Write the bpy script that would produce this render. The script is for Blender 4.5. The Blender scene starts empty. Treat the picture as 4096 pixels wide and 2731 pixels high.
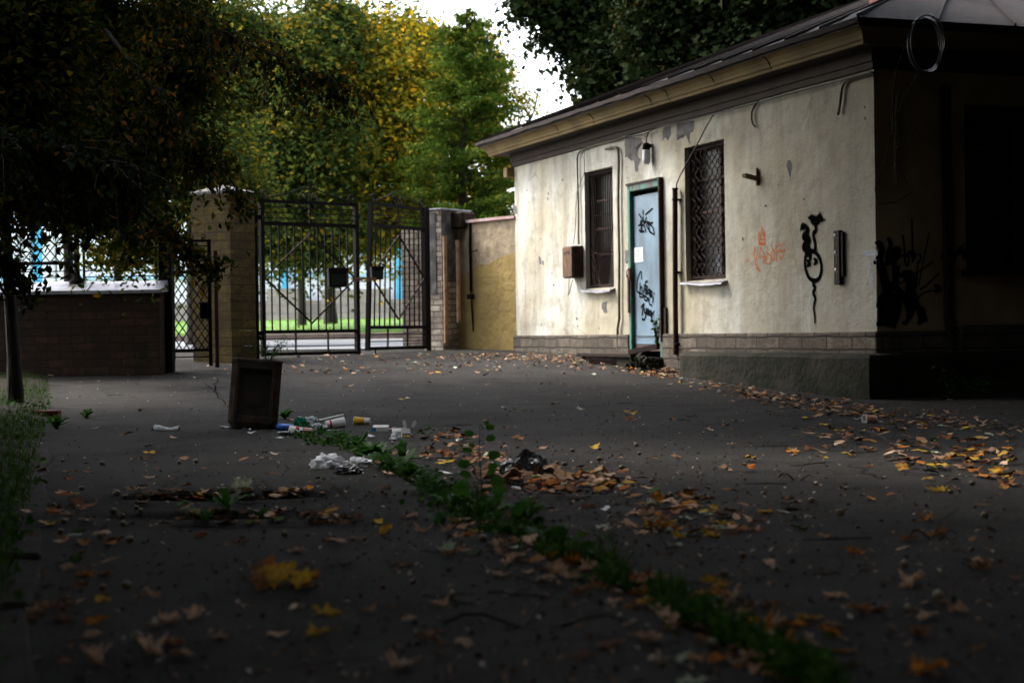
import bpy, bmesh, math, random
import numpy as np
from mathutils import Vector, Matrix, noise

R = math.radians
rnd = random.Random(7)
C = bpy.context.scene.collection
SC = bpy.context.scene

# ------------------------------------------------------------------ camera
F = 6792.0                      # focal length in photo pixels (4096 wide)
CAMZ = 0.72
PITCH, ROLL = 0.00498, 0.015
_f = Vector((0, math.cos(PITCH), -math.sin(PITCH)))
_r0 = Vector((1, 0, 0)); _u0 = Vector((0, math.sin(PITCH), math.cos(PITCH)))
CR = _r0*math.cos(ROLL) - _u0*math.sin(ROLL)
CU = _r0*math.sin(ROLL) + _u0*math.cos(ROLL)
CAMP = Vector((0, 0, CAMZ))
cam_d = bpy.data.cameras.new('camera'); cam = bpy.data.objects.new('camera', cam_d); C.objects.link(cam)
M3 = Matrix((CR, CU, -_f)).transposed()
cam.matrix_world = Matrix.Translation(CAMP) @ M3.to_4x4()
cam_d.sensor_width = 36; cam_d.lens = F/4096*36
cam_d.clip_start = 0.05; cam_d.clip_end = 500
cam_d.dof.use_dof = True; cam_d.dof.focus_distance = 12.5; cam_d.dof.aperture_fstop = 3.2
cam_d.dof.aperture_blades = 9
SC.camera = cam

# ------------------------------------------------------------------ world, sun, exposure
SUN_EL, SUN_AZ = 48, -58          # low grey light from behind the street, slightly right
w = bpy.data.worlds.new('World'); SC.world = w; w.use_nodes = True
nt = w.node_tree; nt.nodes.clear()
sky = nt.nodes.new('ShaderNodeTexSky'); sky.sky_type = 'NISHITA'; sky.sun_disc = False
sky.sun_elevation = R(SUN_EL); sky.sun_rotation = R(SUN_AZ); sky.dust_density = 3; sky.air_density = 1.2
hs = nt.nodes.new('ShaderNodeHueSaturation'); hs.inputs['Saturation'].default_value = 0.42
hs.inputs['Value'].default_value = 1.5
tc = nt.nodes.new('ShaderNodeTexCoord'); nz = nt.nodes.new('ShaderNodeTexNoise'); nz.inputs['Scale'].default_value = 2.2
nz.inputs['Detail'].default_value = 5
mr = nt.nodes.new('ShaderNodeMapRange'); mr.inputs['To Min'].default_value = .85; mr.inputs['To Max'].default_value = 1.2
mx = nt.nodes.new('ShaderNodeMix'); mx.data_type = 'RGBA'; mx.blend_type = 'MULTIPLY'; mx.inputs['Factor'].default_value = 1
bg = nt.nodes.new('ShaderNodeBackground'); bg.inputs['Strength'].default_value = 0.15
wo = nt.nodes.new('ShaderNodeOutputWorld')
L = nt.links
L.new(sky.outputs[0], hs.inputs['Color']); L.new(tc.outputs['Generated'], nz.inputs['Vector'])
L.new(nz.outputs['Fac'], mr.inputs['Value']); L.new(hs.outputs[0], mx.inputs[6]); L.new(mr.outputs[0], mx.inputs[7])
L.new(mx.outputs[2], bg.inputs['Color']); L.new(bg.outputs[0], wo.inputs['Surface'])
sd = bpy.data.lights.new('sun', 'SUN'); sd.energy = 1.15; sd.angle = R(12); sd.color = (1, .97, .93)
so = bpy.data.objects.new('sun', sd); C.objects.link(so)
_d = Vector((math.sin(R(SUN_AZ))*math.cos(R(SUN_EL)), math.cos(R(SUN_AZ))*math.cos(R(SUN_EL)), math.sin(R(SUN_EL))))
so.rotation_euler = (-_d).to_track_quat('-Z', 'Y').to_euler()
SC.view_settings.view_transform = 'Standard'; SC.view_settings.look = 'None'
SC.view_settings.exposure = 1.95; SC.view_settings.gamma = 1
SC.cycles.max_bounces = 6; SC.cycles.transparent_max_bounces = 12
SC.cycles.diffuse_bounces = 2; SC.cycles.sample_clamp_indirect = 4

# ------------------------------------------------------------------ pixel helpers (photo pixels, 4096 x 2731)
def ray(px, py):
    return _f + CR*((px-2048)/F) - CU*((py-1365.5)/F)
def at(px, py, Y):
    d = ray(px, py); return CAMP + d*(Y/d.y)
PROF = [(-60, 0), (13.5, 0), (16.8, .03), (19, .11), (21, .23), (22.5, .33), (24, .41), (27, .47), (30, .53), (38, .62), (60, .62), (400, .62)]
def prof(y):
    for (a, b), (c, d) in zip(PROF, PROF[1:]):
        if y <= c:
            t = (y-a)/(c-a); return b+(d-b)*t
    return PROF[-1][1]
def vedge(y): return -.06-.265*y                 # left edge of the asphalt
def G(x, y):
    z = prof(y)
    if -12 < x < 14 and 0 < y < 28:
        z += .022*(noise.noise((x*.35, y*.45, 3.1))) + .009*noise.noise((x*1.3, y*1.1, 7.7))
        for cx, cy, sx, sy, dp in ((-1.28, 7.65, .42, .19, .075), (-1.15, 6.75, .42, .15, .06)):
            q = ((x-cx)/sx)**2 + ((y-cy)/sy)**2
            z += -dp*math.exp(-q*q*.6) + .022*math.exp(-(math.sqrt(q)-1.5)**2*3)
        z += .02*math.exp(-((x+.55-(8.6-y)*.12)/.25)**2)*max(0, 1-abs(y-8.6)/2.5)
        e = x-vedge(y)
        if e < 0 and y < 24: z += min(.05, -e*.09)
    return z
def gp(px, py, far=45):
    d = ray(px, py); t = 2.0; prev = None
    while t < far:
        p = CAMP + d*t
        if p.z <= G(p.x, p.y): break
        t += .06 if t < 14 else .12
    a, b = t-.12, t
    for _ in range(10):
        m = (a+b)/2; p = CAMP+d*m
        if p.z <= G(p.x, p.y): b = m
        else: a = m
    p = CAMP+d*b
    return Vector((p.x, p.y, G(p.x, p.y)))
def gd(px, py): return gp(px*1.7415, py*1.7415)   # same from the 2352-wide view

# ------------------------------------------------------------------ object helpers
def thing(name, label, cat, loc=(0, 0, 0), rz=0, group=None):
    o = bpy.data.objects.new(name, None); C.objects.link(o); o.empty_display_size = .1
    o.location = loc; o.rotation_euler = (0, 0, rz); o['label'] = label; o['category'] = cat
    if group: o['group'] = group
    return o
def tag(o, label=None, cat=None, group=None, kind=None):
    if label: o['label'] = label
    if cat: o['category'] = cat
    if group: o['group'] = group
    if kind: o['kind'] = kind
    return o
def frame(a, b):
    d = (b-a).normalized(); u = Vector((0, 0, 1)) if abs(d.z) < .9 else Vector((1, 0, 0))
    s = d.cross(u).normalized(); return d, s, s.cross(d).normalized()
class MB:
    def __init__(s): s.v = []; s.f = []; s.m = []; s.sm = []; s.uv = {}
    def add(s, vs, fs, m=0, smooth=False):
        n = len(s.v); s.v += [tuple(v) for v in vs]
        for f in fs: s.f.append(tuple(i+n for i in f)); s.m.append(m); s.sm.append(smooth)
    def box(s, a, b, m=0, bev=0):
        (x0, y0, z0), (x1, y1, z1) = a, b
        if bev <= 0:
            s.add([(x0,y0,z0),(x1,y0,z0),(x1,y1,z0),(x0,y1,z0),(x0,y0,z1),(x1,y0,z1),(x1,y1,z1),(x0,y1,z1)],
                  [(0,3,2,1),(4,5,6,7),(0,1,5,4),(1,2,6,5),(2,3,7,6),(3,0,4,7)], m)
        else:
            k = bev; vs = []
            for z, q in ((z0, k), (z0+k, 0), (z1-k, 0), (z1, k)):
                vs += [(x0+k+q*.0+0, y0+q, z), (x1-k, y0+q, z), (x1-q, y0+k, z), (x1-q, y1-k, z), (x1-k, y1-q, z), (x0+k, y1-q, z), (x0+q, y1-k, z), (x0+q, y0+k, z)]
            fs = [tuple(range(7, -1, -1)), tuple(range(24, 32))]
            for r in range(3):
                for i in range(8):
                    j = (i+1) % 8; fs.append((r*8+i, r*8+j, r*8+8+j, r*8+8+i))
            s.add(vs, fs, m)
    def tube(s, pts, rad, n=8, m=0, caps=True, smooth=True, jit=0):
        pts = [Vector(p) for p in pts]; k = len(pts)
        rad = [rad]*k if not hasattr(rad, '__len__') else list(rad)
        vs = []; up = None
        for i, p in enumerate(pts):
            d = (pts[min(i+1, k-1)]-pts[max(i-1, 0)]).normalized()
            if up is None:
                up = Vector((0, 0, 1)) if abs(d.z) < .9 else Vector((1, 0, 0))
            a = d.cross(up)
            if a.length < 1e-5: a = d.orthogonal()
            a.normalize(); b = a.cross(d).normalized(); up = b
            for j in range(n):
                t = 2*math.pi*j/n; r = rad[i]*(1+(rnd.uniform(-jit, jit) if jit else 0))
                vs.append(p + a*math.cos(t)*r + b*math.sin(t)*r)
        fs = []
        for i in range(k-1):
            for j in range(n):
                q = (j+1) % n; fs.append((i*n+j, i*n+q, (i+1)*n+q, (i+1)*n+j))
        s.add(vs, fs, m, smooth)
        if caps:
            s.add(vs[:n], [tuple(range(n))[::-1]], m); s.add(vs[-n:], [tuple(range(n))], m)
    def bar(s, a, b, w, h, m=0):
        a = Vector(a); b = Vector(b); d, sx, u = frame(a, b); vs = []
        for p in (a, b):
            for i, j in ((-1, -1), (1, -1), (1, 1), (-1, 1)): vs.append(p+sx*(w/2*i)+u*(h/2*j))
        s.add(vs, [(0,1,2,3),(7,6,5,4),(0,4,5,1),(1,5,6,2),(2,6,7,3),(3,7,4,0)], m)
    def lathe(s, prof_, n=16, m=0, o=(0, 0, 0), mat=None, smooth=True):
        vs = []; M = mat or Matrix.Identity(4); o = Vector(o)
        for r, z in prof_:
            for j in range(n):
                t = 2*math.pi*j/n; vs.append(M @ (Vector((r*math.cos(t), r*math.sin(t), z)))+o)
        fs = []
        for i in range(len(prof_)-1):
            for j in range(n):
                q = (j+1) % n; fs.append((i*n+j, i*n+q, (i+1)*n+q, (i+1)*n+j))
        s.add(vs, fs, m, smooth)
    def build(s, name, mats, parent=None, loc=None):
        me = bpy.data.meshes.new(name); me.from_pydata(s.v, [], s.f)
        mats = mats if isinstance(mats, (list, tuple)) else [mats]
        for x in mats: me.materials.append(x)
        me.polygons.foreach_set('material_index', s.m); me.polygons.foreach_set('use_smooth', s.sm)
        me.update(); o = bpy.data.objects.new(name, me); C.objects.link(o)
        if parent: o.parent = parent
        if loc is not None: o.location = loc
        return o

# ------------------------------------------------------------------ materials
class N:
    def __init__(s, name):
        s.mat = bpy.data.materials.new(name); s.mat.use_nodes = True; s.t = s.mat.node_tree; s.t.nodes.clear()
        s.out = s.n('ShaderNodeOutputMaterial'); s.tc = s.n('ShaderNodeTexCoord')
    def n(s, ty, **kw):
        x = s.t.nodes.new(ty)
        for k, v in kw.items(): setattr(x, k, v)
        return x
    def l(s, a, b): s.t.links.new(a, b)
    def co(s, scale=(1, 1, 1)):
        m = s.n('ShaderNodeMapping'); m.inputs['Scale'].default_value = scale
        s.l(s.tc.outputs['Object'], m.inputs['Vector']); return m.outputs[0]
    def noise(s, sc, det=4, co=None, rough=.55, dist=0):
        x = s.n('ShaderNodeTexNoise'); x.inputs['Scale'].default_value = sc; x.inputs['Detail'].default_value = det
        x.inputs['Roughness'].default_value = rough; x.inputs['Distortion'].default_value = dist
        s.l(co if co is not None else s.tc.outputs['Object'], x.inputs['Vector']); return x.outputs['Fac']
    def ramp(s, fac, stops, interp='LINEAR'):
        x = s.n('ShaderNodeValToRGB'); cr = x.color_ramp; cr.interpolation = interp
        while len(cr.elements) > 1: cr.elements.remove(cr.elements[-1])
        cr.elements[0].position = stops[0][0]; cr.elements[0].color = (*stops[0][1], 1) if hasattr(stops[0][1], '__len__') else (stops[0][1],)*3+(1,)
        for p, c in stops[1:]:
            e = cr.elements.new(p); e.color = (*c, 1) if hasattr(c, '__len__') else (c, c, c, 1)
        s.l(fac, x.inputs['Fac']); return x.outputs['Color']
    def mix(s, f, a, b, bt='MIX'):
        x = s.n('ShaderNodeMix'); x.data_type = 'RGBA'; x.blend_type = bt
        for sock, v in ((x.inputs[0], f), (x.inputs[6], a), (x.inputs[7], b)):
            if hasattr(v, 'links') or hasattr(v, 'is_linked'): s.l(v, sock)
            elif hasattr(v, '__len__'): sock.default_value = (*v, 1)
            else: sock.default_value = v
        return x.outputs[2]
    def bump(s, h, st=.3, d=.02, nrm=None):
        x = s.n('ShaderNodeBump'); x.inputs['Strength'].default_value = st; x.inputs['Distance'].default_value = d
        s.l(h, x.inputs['Height'])
        if nrm is not None: s.l(nrm, x.inputs['Normal'])
        return x.outputs[0]
    def pbr(s, col, rough=.8, metal=0, spec=.3, nrm=None, out=True):
        x = s.n('ShaderNodeBsdfPrincipled')
        for k, v in (('Base Color', col), ('Roughness', rough), ('Metallic', metal), ('Specular IOR Level', spec)):
            if hasattr(v, 'is_linked'): s.l(v, x.inputs[k])
            elif hasattr(v, '__len__'): x.inputs[k].default_value = (*v, 1)
            else: x.inputs[k].default_value = v
        if nrm is not None: s.l(nrm, x.inputs['Normal'])
        if out: s.l(x.outputs[0], s.out.inputs['Surface'])
        return x
def simple(name, c1, c2=None, sc=6, rough=.75, metal=0, spec=.3, bs=30, bst=.25, bd=.01, co=None, lo=.35, hi=.65):
    m = N(name); c2 = c2 or tuple(x*.6 for x in c1); cc = m.co(co) if co else None
    col = m.ramp(m.noise(sc, 6, cc), [(lo, c1), (hi, c2)])
    m.pbr(col, rough, metal, spec, m.bump(m.noise(bs, 5, cc), bst, bd)); return m.mat
def leafmat(name, stops, trans=.35, rough=.55, nsc=.35):
    m = N(name); a = m.n('ShaderNodeAttribute'); a.attribute_name = 'v'
    base = m.ramp(a.outputs['Fac'], stops)
    x = m.pbr(base, rough, 0, .04, out=False)
    t = m.n('ShaderNodeBsdfTranslucent'); m.l(base, t.inputs['Color'])
    ms = m.n('ShaderNodeMixShader'); ms.inputs[0].default_value = trans
    m.l(x.outputs[0], ms.inputs[1]); m.l(t.outputs[0], ms.inputs[2]); m.l(ms.outputs[0], m.out.inputs['Surface']); return m.mat

def m_plaster():
    m = N('old_plaster')
    st = m.noise(1.3, 8, m.co((1, 1, .35)), .62); big = m.noise(.55, 5, None, .6)
    col = m.ramp(st, [(.30, (.27, .25, .20)), (.45, (.40, .385, .33)), (.60, (.55, .545, .495))])
    col = m.mix(m.ramp(big, [(.42, 0), (.6, .7)]), col, (.40, .345, .235))
    sep = m.n('ShaderNodeSeparateXYZ'); m.l(m.tc.outputs['Object'], sep.inputs[0])
    # ochre wash on the lower courses with a ragged top
    add = m.n('ShaderNodeMath', operation='ADD'); m.l(sep.outputs[2], add.inputs[0]); m.l(m.noise(1.8, 6), add.inputs[1])
    col = m.mix(m.ramp(add.outputs[0], [(.0, .5), (1, .5)]) if False else m.ramp(add.outputs[0], [(.85, .5), (1.35, .0)]), col, (.36, .29, .175))
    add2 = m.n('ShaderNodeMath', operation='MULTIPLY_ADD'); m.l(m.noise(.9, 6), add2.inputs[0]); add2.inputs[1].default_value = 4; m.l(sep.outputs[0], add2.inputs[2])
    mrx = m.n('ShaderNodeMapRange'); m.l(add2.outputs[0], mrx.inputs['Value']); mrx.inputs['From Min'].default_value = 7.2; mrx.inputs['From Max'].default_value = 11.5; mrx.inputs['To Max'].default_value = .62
    col = m.mix(mrx.outputs[0], col, (.27, .235, .175))   # beige towards the corner: partly paint hue, partly shade put into colour
    streak = m.noise(4.2, 9, m.co((1, 1, .13)), .7, .3)
    col = m.mix(m.ramp(streak, [(.48, 0), (.68, .5)]), col, (.21, .185, .14))
    blot = m.noise(3.2, 9, None, .72)
    col = m.mix(m.ramp(blot, [(.50, 0), (.64, .55)]), col, (.21, .19, .15))
    rs = m.noise(2.3, 9, m.co((1, 1, .5)), .78, .6)
    col = m.mix(m.ramp(rs, [(.66, 0), (.672, .8)]), col, (.16, .145, .13))
    vo = m.n('ShaderNodeTexVoronoi'); vo.feature = 'DISTANCE_TO_EDGE'; vo.inputs['Scale'].default_value = 1.1
    dm = m.mix(.12, m.tc.outputs['Object'], m.n('ShaderNodeTexNoise').outputs['Color']); m.l(dm, vo.inputs['Vector'])
    crk = m.ramp(vo.outputs['Distance'], [(0, 1), (.006, 0)])
    cm = m.mix(m.ramp(m.noise(.8, 3), [(.5, 0), (.58, .55)]), (0, 0, 0), crk)
    col = m.mix(cm, col, (.14, .12, .10))
    spk = m.noise(55, 3); col = m.mix(m.ramp(spk, [(.68, 0), (.74, .45)]), col, (.22, .19, .15))
    b = m.bump(m.noise(38, 6), .32, .015); b = m.bump(m.noise(4, 5), .35, .06, b)
    m.pbr(col, .92, 0, .12, b); return m.mat
def m_brick(name, c1, c2, mortar, sx=1, w=.42, h=.14, dirt=(.06, .05, .04), dirtf=.6, msz=.012, bst=.8):
    m = N(name); sep = m.n('ShaderNodeSeparateXYZ'); m.l(m.tc.outputs['Object'], sep.inputs[0])
    ad = m.n('ShaderNodeMath', operation='ADD'); m.l(sep.outputs[0], ad.inputs[0]); m.l(sep.outputs[1], ad.inputs[1])
    cb = m.n('ShaderNodeCombineXYZ'); m.l(ad.outputs[0], cb.inputs[0]); m.l(sep.outputs[2], cb.inputs[1])
    nzz = m.n('ShaderNodeTexNoise'); nzz.inputs['Scale'].default_value = 3; m.l(m.tc.outputs['Object'], nzz.inputs['Vector'])
    vec = m.mix(.05, cb.outputs[0], nzz.outputs['Color'])
    br = m.n('ShaderNodeTexBrick'); m.l(vec, br.inputs['Vector']); br.inputs['Scale'].default_value = 1
    br.inputs['Brick Width'].default_value = w; br.inputs['Row Height'].default_value = h; br.inputs['Mortar Size'].default_value = msz
    br.inputs['Mortar Smooth'].default_value = .3
    br.inputs['Color1'].default_value = (*c1, 1); br.inputs['Color2'].default_value = (*c2, 1); br.inputs['Mortar'].default_value = (*mortar, 1)
    col = br.outputs['Color']
    col = m.mix(m.ramp(m.noise(4, 8, None, .7), [(.42, 0), (.62, dirtf)]), col, dirt)
    col = m.mix(m.ramp(m.noise(14, 8, m.co((1, 1, 3)), .7), [(.52, 0), (.62, .8)]), col, tuple(x*.35 for x in c1))
    b = m.bump(m.noise(22, 8, m.co((1, 1, 2.2)), .7), .7, .03)
    fm = m.ramp(br.outputs['Fac'], [(0, 1.0), (1, 0.0)])
    b = m.bump(fm, bst, .02, b)
    m.pbr(col, .92, 0, .12, b); return m.mat
def m_asphalt():
    m = N('worn_asphalt')
    col = m.ramp(m.noise(.6, 6, None, .6), [(.35, (.023, .0212, .0180)), (.65, (.055, .0515, .0445))])
    col = m.mix(m.ramp(m.noise(150, 3), [(.42, .0), (.60, .8)]), col, (.028, .026, .026))
    col = m.mix(m.ramp(m.noise(90, 3, m.co((1, 1, 1))), [(.64, 0), (.70, .9)]), col, (.20, .18, .165))
    col = m.mix(m.ramp(m.noise(2.1, 9, None, .7), [(.50, 0), (.64, .6)]), col, (.020, .016, .013))
    col = m.mix(m.ramp(m.noise(.33, 9, None, .62, .8), [(.52, 0), (.535, .45)]), col, (.050, .045, .042))
    vo = m.n('ShaderNodeTexVoronoi'); vo.feature = 'DISTANCE_TO_EDGE'; vo.inputs['Scale'].default_value = .55
    wn = m.n('ShaderNodeTexNoise'); wn.inputs['Scale'].default_value = 3; wn.inputs['Detail'].default_value = 6; m.l(m.tc.outputs['Object'], wn.inputs['Vector'])
    m.l(m.mix(.22, m.tc.outputs['Object'], wn.outputs['Color']), vo.inputs['Vector'])
    ck = m.ramp(vo.outputs['Distance'], [(0, 1), (.008, 0)]); ck = m.mix(m.ramp(m.noise(.5, 3), [(.47, 0), (.55, .9)]), (0, 0, 0), ck)
    col = m.mix(ck, col, (.008, .007, .006))
    b = m.bump(m.noise(120, 4), .9, .014); b = m.bump(m.noise(9, 6), .4, .03, b)
    m.pbr(col, m.ramp(m.noise(3, 4), [(.3, .85), (.7, .97)]), 0, .045, b); return m.mat
def m_rust(name, c1=(.045, .022, .016), c2=(.012, .009, .008), hi=(.16, .07, .035), rough=.7):
    m = N(name); col = m.ramp(m.noise(9, 8, None, .7), [(.36, c1), (.6, c2)])
    col = m.mix(m.ramp(m.noise(23, 8, None, .75), [(.58, 0), (.68, .6)]), col, hi)
    m.pbr(col, rough, .1, .15, m.bump(m.noise(60, 5), .4, .006)); return m.mat
def m_paint(name, c, under, thr=.6, rough=.5, sc=7, co=None, var=None):
    m = N(name); base = m.ramp(m.noise(1.6, 6, m.co((1, 1, .7)), .6), [(.36, c), (.6, var or tuple(x*.72 for x in c))])
    cc = m.co(co) if co else None
    col = m.mix(m.ramp(m.noise(sc, 9, cc, .75), [(thr, 0), (thr+.03, 1)]), base, under)
    m.pbr(col, rough, 0, .4, m.bump(m.noise(sc, 9, cc, .75), .35, .006)); return m.mat
def m_spray(name, col, dens=1.0):
    m = N(name); uv = m.n('ShaderNodeUVMap'); sep = m.n('ShaderNodeSeparateXYZ'); m.l(uv.outputs[0], sep.inputs[0])
    ab = m.n('ShaderNodeMath', operation='ABSOLUTE'); m.l(sep.outputs[1], ab.inputs[0])
    ad = m.n('ShaderNodeMath', operation='MULTIPLY_ADD'); m.l(m.noise(160, 2), ad.inputs[0]); ad.inputs[1].default_value = .35; m.l(ab.outputs[0], ad.inputs[2])
    a = m.ramp(ad.outputs[0], [(.72, dens), (1.1, 0)])
    p = m.pbr(col, .9, 0, .0); m.l(a, p.inputs['Alpha']); return m.mat
MT = dict(
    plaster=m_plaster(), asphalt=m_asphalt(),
    plinth=m_brick('plinth_stone', (.20, .165, .13), (.095, .078, .062), (.035, .03, .024), w=.47, h=.125, dirtf=.75),
    oldbrick=m_brick('painted_brick', (.105, .074, .022), (.066, .047, .017), (.034, .025, .011), w=.42, h=.115, msz=.007, dirt=(.036, .028, .018), dirtf=.8, bst=.5),
    darkbrick=m_brick('dark_brick', (.052, .028, .016), (.030, .018, .011), (.018, .012, .009), w=.3, h=.095, dirt=(.018, .014, .011), dirtf=.8, msz=.006),
    whitebrick=m_brick('peeling_brick', (.48, .42, .33), (.30, .24, .19), (.15, .12, .10), w=.27, h=.09, dirt=(.13, .10, .085), dirtf=.8),
    concrete=simple('mossy_concrete', (.034, .030, .021), (.009, .011, .005), 2.2, .9, bs=14, bst=.6, bd=.04, spec=.12),
    greyplaster=simple('grey_render', (.17, .16, .15), (.09, .085, .08), 3, .9, bs=25, bst=.4, spec=.1),
    cement=simple('bare_cement', (.16, .15, .145), (.10, .095, .095), 9, .9, bs=60, bst=.4, spec=.1),
    ochre=simple('ochre_moulding', (.20, .14, .055), (.12, .085, .035), 1.8, .8, bs=20, bst=.2, spec=.2),
    brown=simple('dark_brown_paint', (.040, .022, .014), (.020, .012, .008), 3, .8, bs=25, bst=.25),
    roof=m_rust('roof_sheet', (.036, .025, .022), (.021, .016, .014), (.075, .034, .022), .9),
    redroof=simple('red_roof_paint', (.24, .05, .035), (.10, .04, .03), 6, .7),
    rust=m_rust('rusty_iron', (.028, .014, .010), (.010, .007, .006), (.11, .05, .028), .85), rustb=m_rust('rusty_sheet', (.17, .095, .055), (.08, .045, .03), (.28, .20, .14)),
    iron=m_rust('black_iron', (.009, .006, .005), (.005, .004, .004), (.03, .014, .009), .9),
    doorblue=m_paint('grey_blue_paint', (.14, .225, .30), (.06, .06, .06), .66, .45, var=(.075, .115, .155)),
    green=m_paint('green_frame_paint', (.045, .17, .13), (.06, .035, .025), .52, .6, 9, (1, 1, .4)),
    wood=simple('weathered_wood', (.10, .06, .045), (.04, .026, .02), 6, .85, bs=30, co=(1, 1, 6)),
    cable=simple('black_cable', (.012, .011, .010), (.02, .018, .016), 9, .6),
    pipe=simple('painted_conduit', (.13, .105, .065), (.07, .05, .035), 7, .6),
    tin=simple('zinc_sheet', (.32, .32, .34), (.18, .18, .20), 4, .42, .55, .5, bs=6, bst=.5, bd=.02),
    glass=simple('dirty_glass', (.008, .008, .009), (.018, .017, .016), 3, .35, 0, .15, bst=.05),
    dark=simple('dark_interior', (.006, .006, .006), (.004, .004, .004), 3, .9),
    frame=simple('peeling_window_frame', (.10, .055, .04), (.045, .028, .02), 8, .75),
    white=simple('white_paper', (.80, .80, .80), (.70, .70, .72), 7, .6, bs=9, bst=.3),
    tissue=simple('crumpled_tissue', (.88, .88, .90), (.82, .82, .85), 12, .8, bs=40, bst=.35, bd=.006),
    lampglass=simple('frosted_lamp_glass', (.62, .66, .70), (.45, .48, .5), 8, .3, bst=.05),
    spray=m_spray('black_spray_paint', (.004, .004, .004)), marker=m_spray('black_marker', (.006, .007, .010)),
    orange=m_spray('orange_spray_paint', (.65, .17, .05), .55), whitespray=m_spray('pale_spray_paint', (.62, .68, .8), .35),
    bark=simple('dark_bark', (.035, .026, .020), (.014, .011, .009), 8, .9, bs=22, bst=.9, bd=.04, co=(1, 1, .25)),
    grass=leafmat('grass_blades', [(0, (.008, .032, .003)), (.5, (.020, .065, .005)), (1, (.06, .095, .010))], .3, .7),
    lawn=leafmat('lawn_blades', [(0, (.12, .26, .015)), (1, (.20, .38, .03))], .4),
    weed=leafmat('weed_leaves', [(0, (.012, .035, .006)), (.6, (.024, .068, .010)), (1, (.06, .12, .02))], .3, .6),
)
# ================================================================== SETTING: ground, street
def sheet(name, xs, ys, zf, mat, kind='structure', keep=None):
    nx, ny = len(xs), len(ys); vs = [(x, y, zf(x, y)) for y in ys for x in xs]; fs = []
    for j in range(ny-1):
        for i in range(nx-1):
            if keep and not keep((xs[i]+xs[i+1])/2, (ys[j]+ys[j+1])/2): continue
            fs.append((j*nx+i, j*nx+i+1, (j+1)*nx+i+1, (j+1)*nx+i))
    mb = MB(); mb.add(vs, fs, 0, True); o = mb.build(name, mat); o['kind'] = kind; return o
def lin(a, b, n): return [a+(b-a)*i/n for i in range(n+1)]
xs = [-200, -80, -40, -20, -12] + lin(-9, -3.2, 40)[0:] + lin(-3.1, 3, 120) + lin(3.1, 9, 50) + [12, 16, 25, 60, 200]
ys = [-60, -30, -10, -2, 0] + lin(1.5, 12, 200) + lin(12.1, 30, 130)[0:] + [34, 38, 45, 60, 100, 200, 400]
sheet('ground', xs, ys, G, MT['asphalt'])
# cracks and joints in the asphalt are thin tar ribbons in their own sheet
mb = MB()
def ribbon_ground(pts, w, m=0, dz=.004):
    P = []
    for (a, b) in zip(pts, pts[1:]):
        for k in range(8):
            t = k/8; P.append((a[0]+(b[0]-a[0])*t, a[1]+(b[1]-a[1])*t))
    P.append(pts[-1]); W = [gd(*p) for p in P]; vs = []; fs = []
    for i, p in enumerate(W):
        d = (W[min(i+1, len(W)-1)]-W[max(i-1, 0)]); s = Vector((d.y, -d.x, 0)).normalized()
        ww = w*(.5+.9*abs(noise.noise(p*3)))
        p = p + s*noise.noise(p*5)*.03
        for q in (-1, 1):
            e = p+s*ww*q; vs.append((e.x, e.y, G(e.x, e.y)+dz))
        if i: n = len(vs); fs.append((n-4, n-3, n-1, n-2))
    mb.add(vs, fs, m)
ribbon_ground([(395, 1208), (520, 1214), (700, 1212), (850, 1207), (1000, 1202)], .010)
ribbon_ground([(660, 938), (800, 932), (1000, 930), (1200, 928), (1400, 930)], .012)
ribbon_ground([(500, 872), (490, 900), (520, 930), (540, 940)], .008)
ribbon_ground([(470, 880), (500, 905), (530, 915)], .006)
ribbon_ground([(1190, 905), (1300, 918), (1390, 925), (1480, 930)], .010)
ribbon_ground([(1600, 930), (1800, 928), (2000, 932)], .008)
ribbon_ground([(860, 1370), (1100, 1362), (1300, 1380)], .006)
o = None
mbc = mb; mb = MB(); ribbon_ground([(645, 985), (720, 1005), (800, 1025), (880, 1062), (960, 1105), (1040, 1150), (1120, 1195), (1220, 1240), (1330, 1285), (1450, 1345), (1580, 1410), (1700, 1480), (1820, 1550)], .075, dz=.006)
mb.build('soil_seam', simple('seam_soil', (.030, .020, .013), (.012, .009, .006), 9, 1, bs=60, bst=1, bd=.02, spec=0))['kind'] = 'structure'; mb = mbc
o = mb.build('asphalt_crack', simple('tar_crack', (.007, .006, .005), rough=1, spec=0)); o['kind'] = 'structure'
# damp soil on the left margin
soil = simple('dark_soil', (.030, .022, .015), (.015, .012, .008), 5, .95, bs=40, bst=.9, bd=.03, spec=.1)
ysoil = lin(1.5, 24, 90)
def soilz(x, y): return G(x, y)+.012+.02*abs(noise.noise((x*2, y*2, 1)))
vs = []; fs = []
for j, y in enumerate(ysoil):
    e = vedge(y)-.04+.07*noise.noise((0, y*1.7, 4))
    for i in range(16):
        x = e-(i/15)**1.3*7; vs.append((x, y, soilz(x, y) if i else G(x, y)-.01))
for j in range(len(ysoil)-1):
    for i in range(15): fs.append((j*16+i, (j+1)*16+i, (j+1)*16+i+1, j*16+i+1))
mb = MB(); mb.add(vs, fs, 0, True); mb.build('soil_margin', soil)['kind'] = 'structure'
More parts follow.
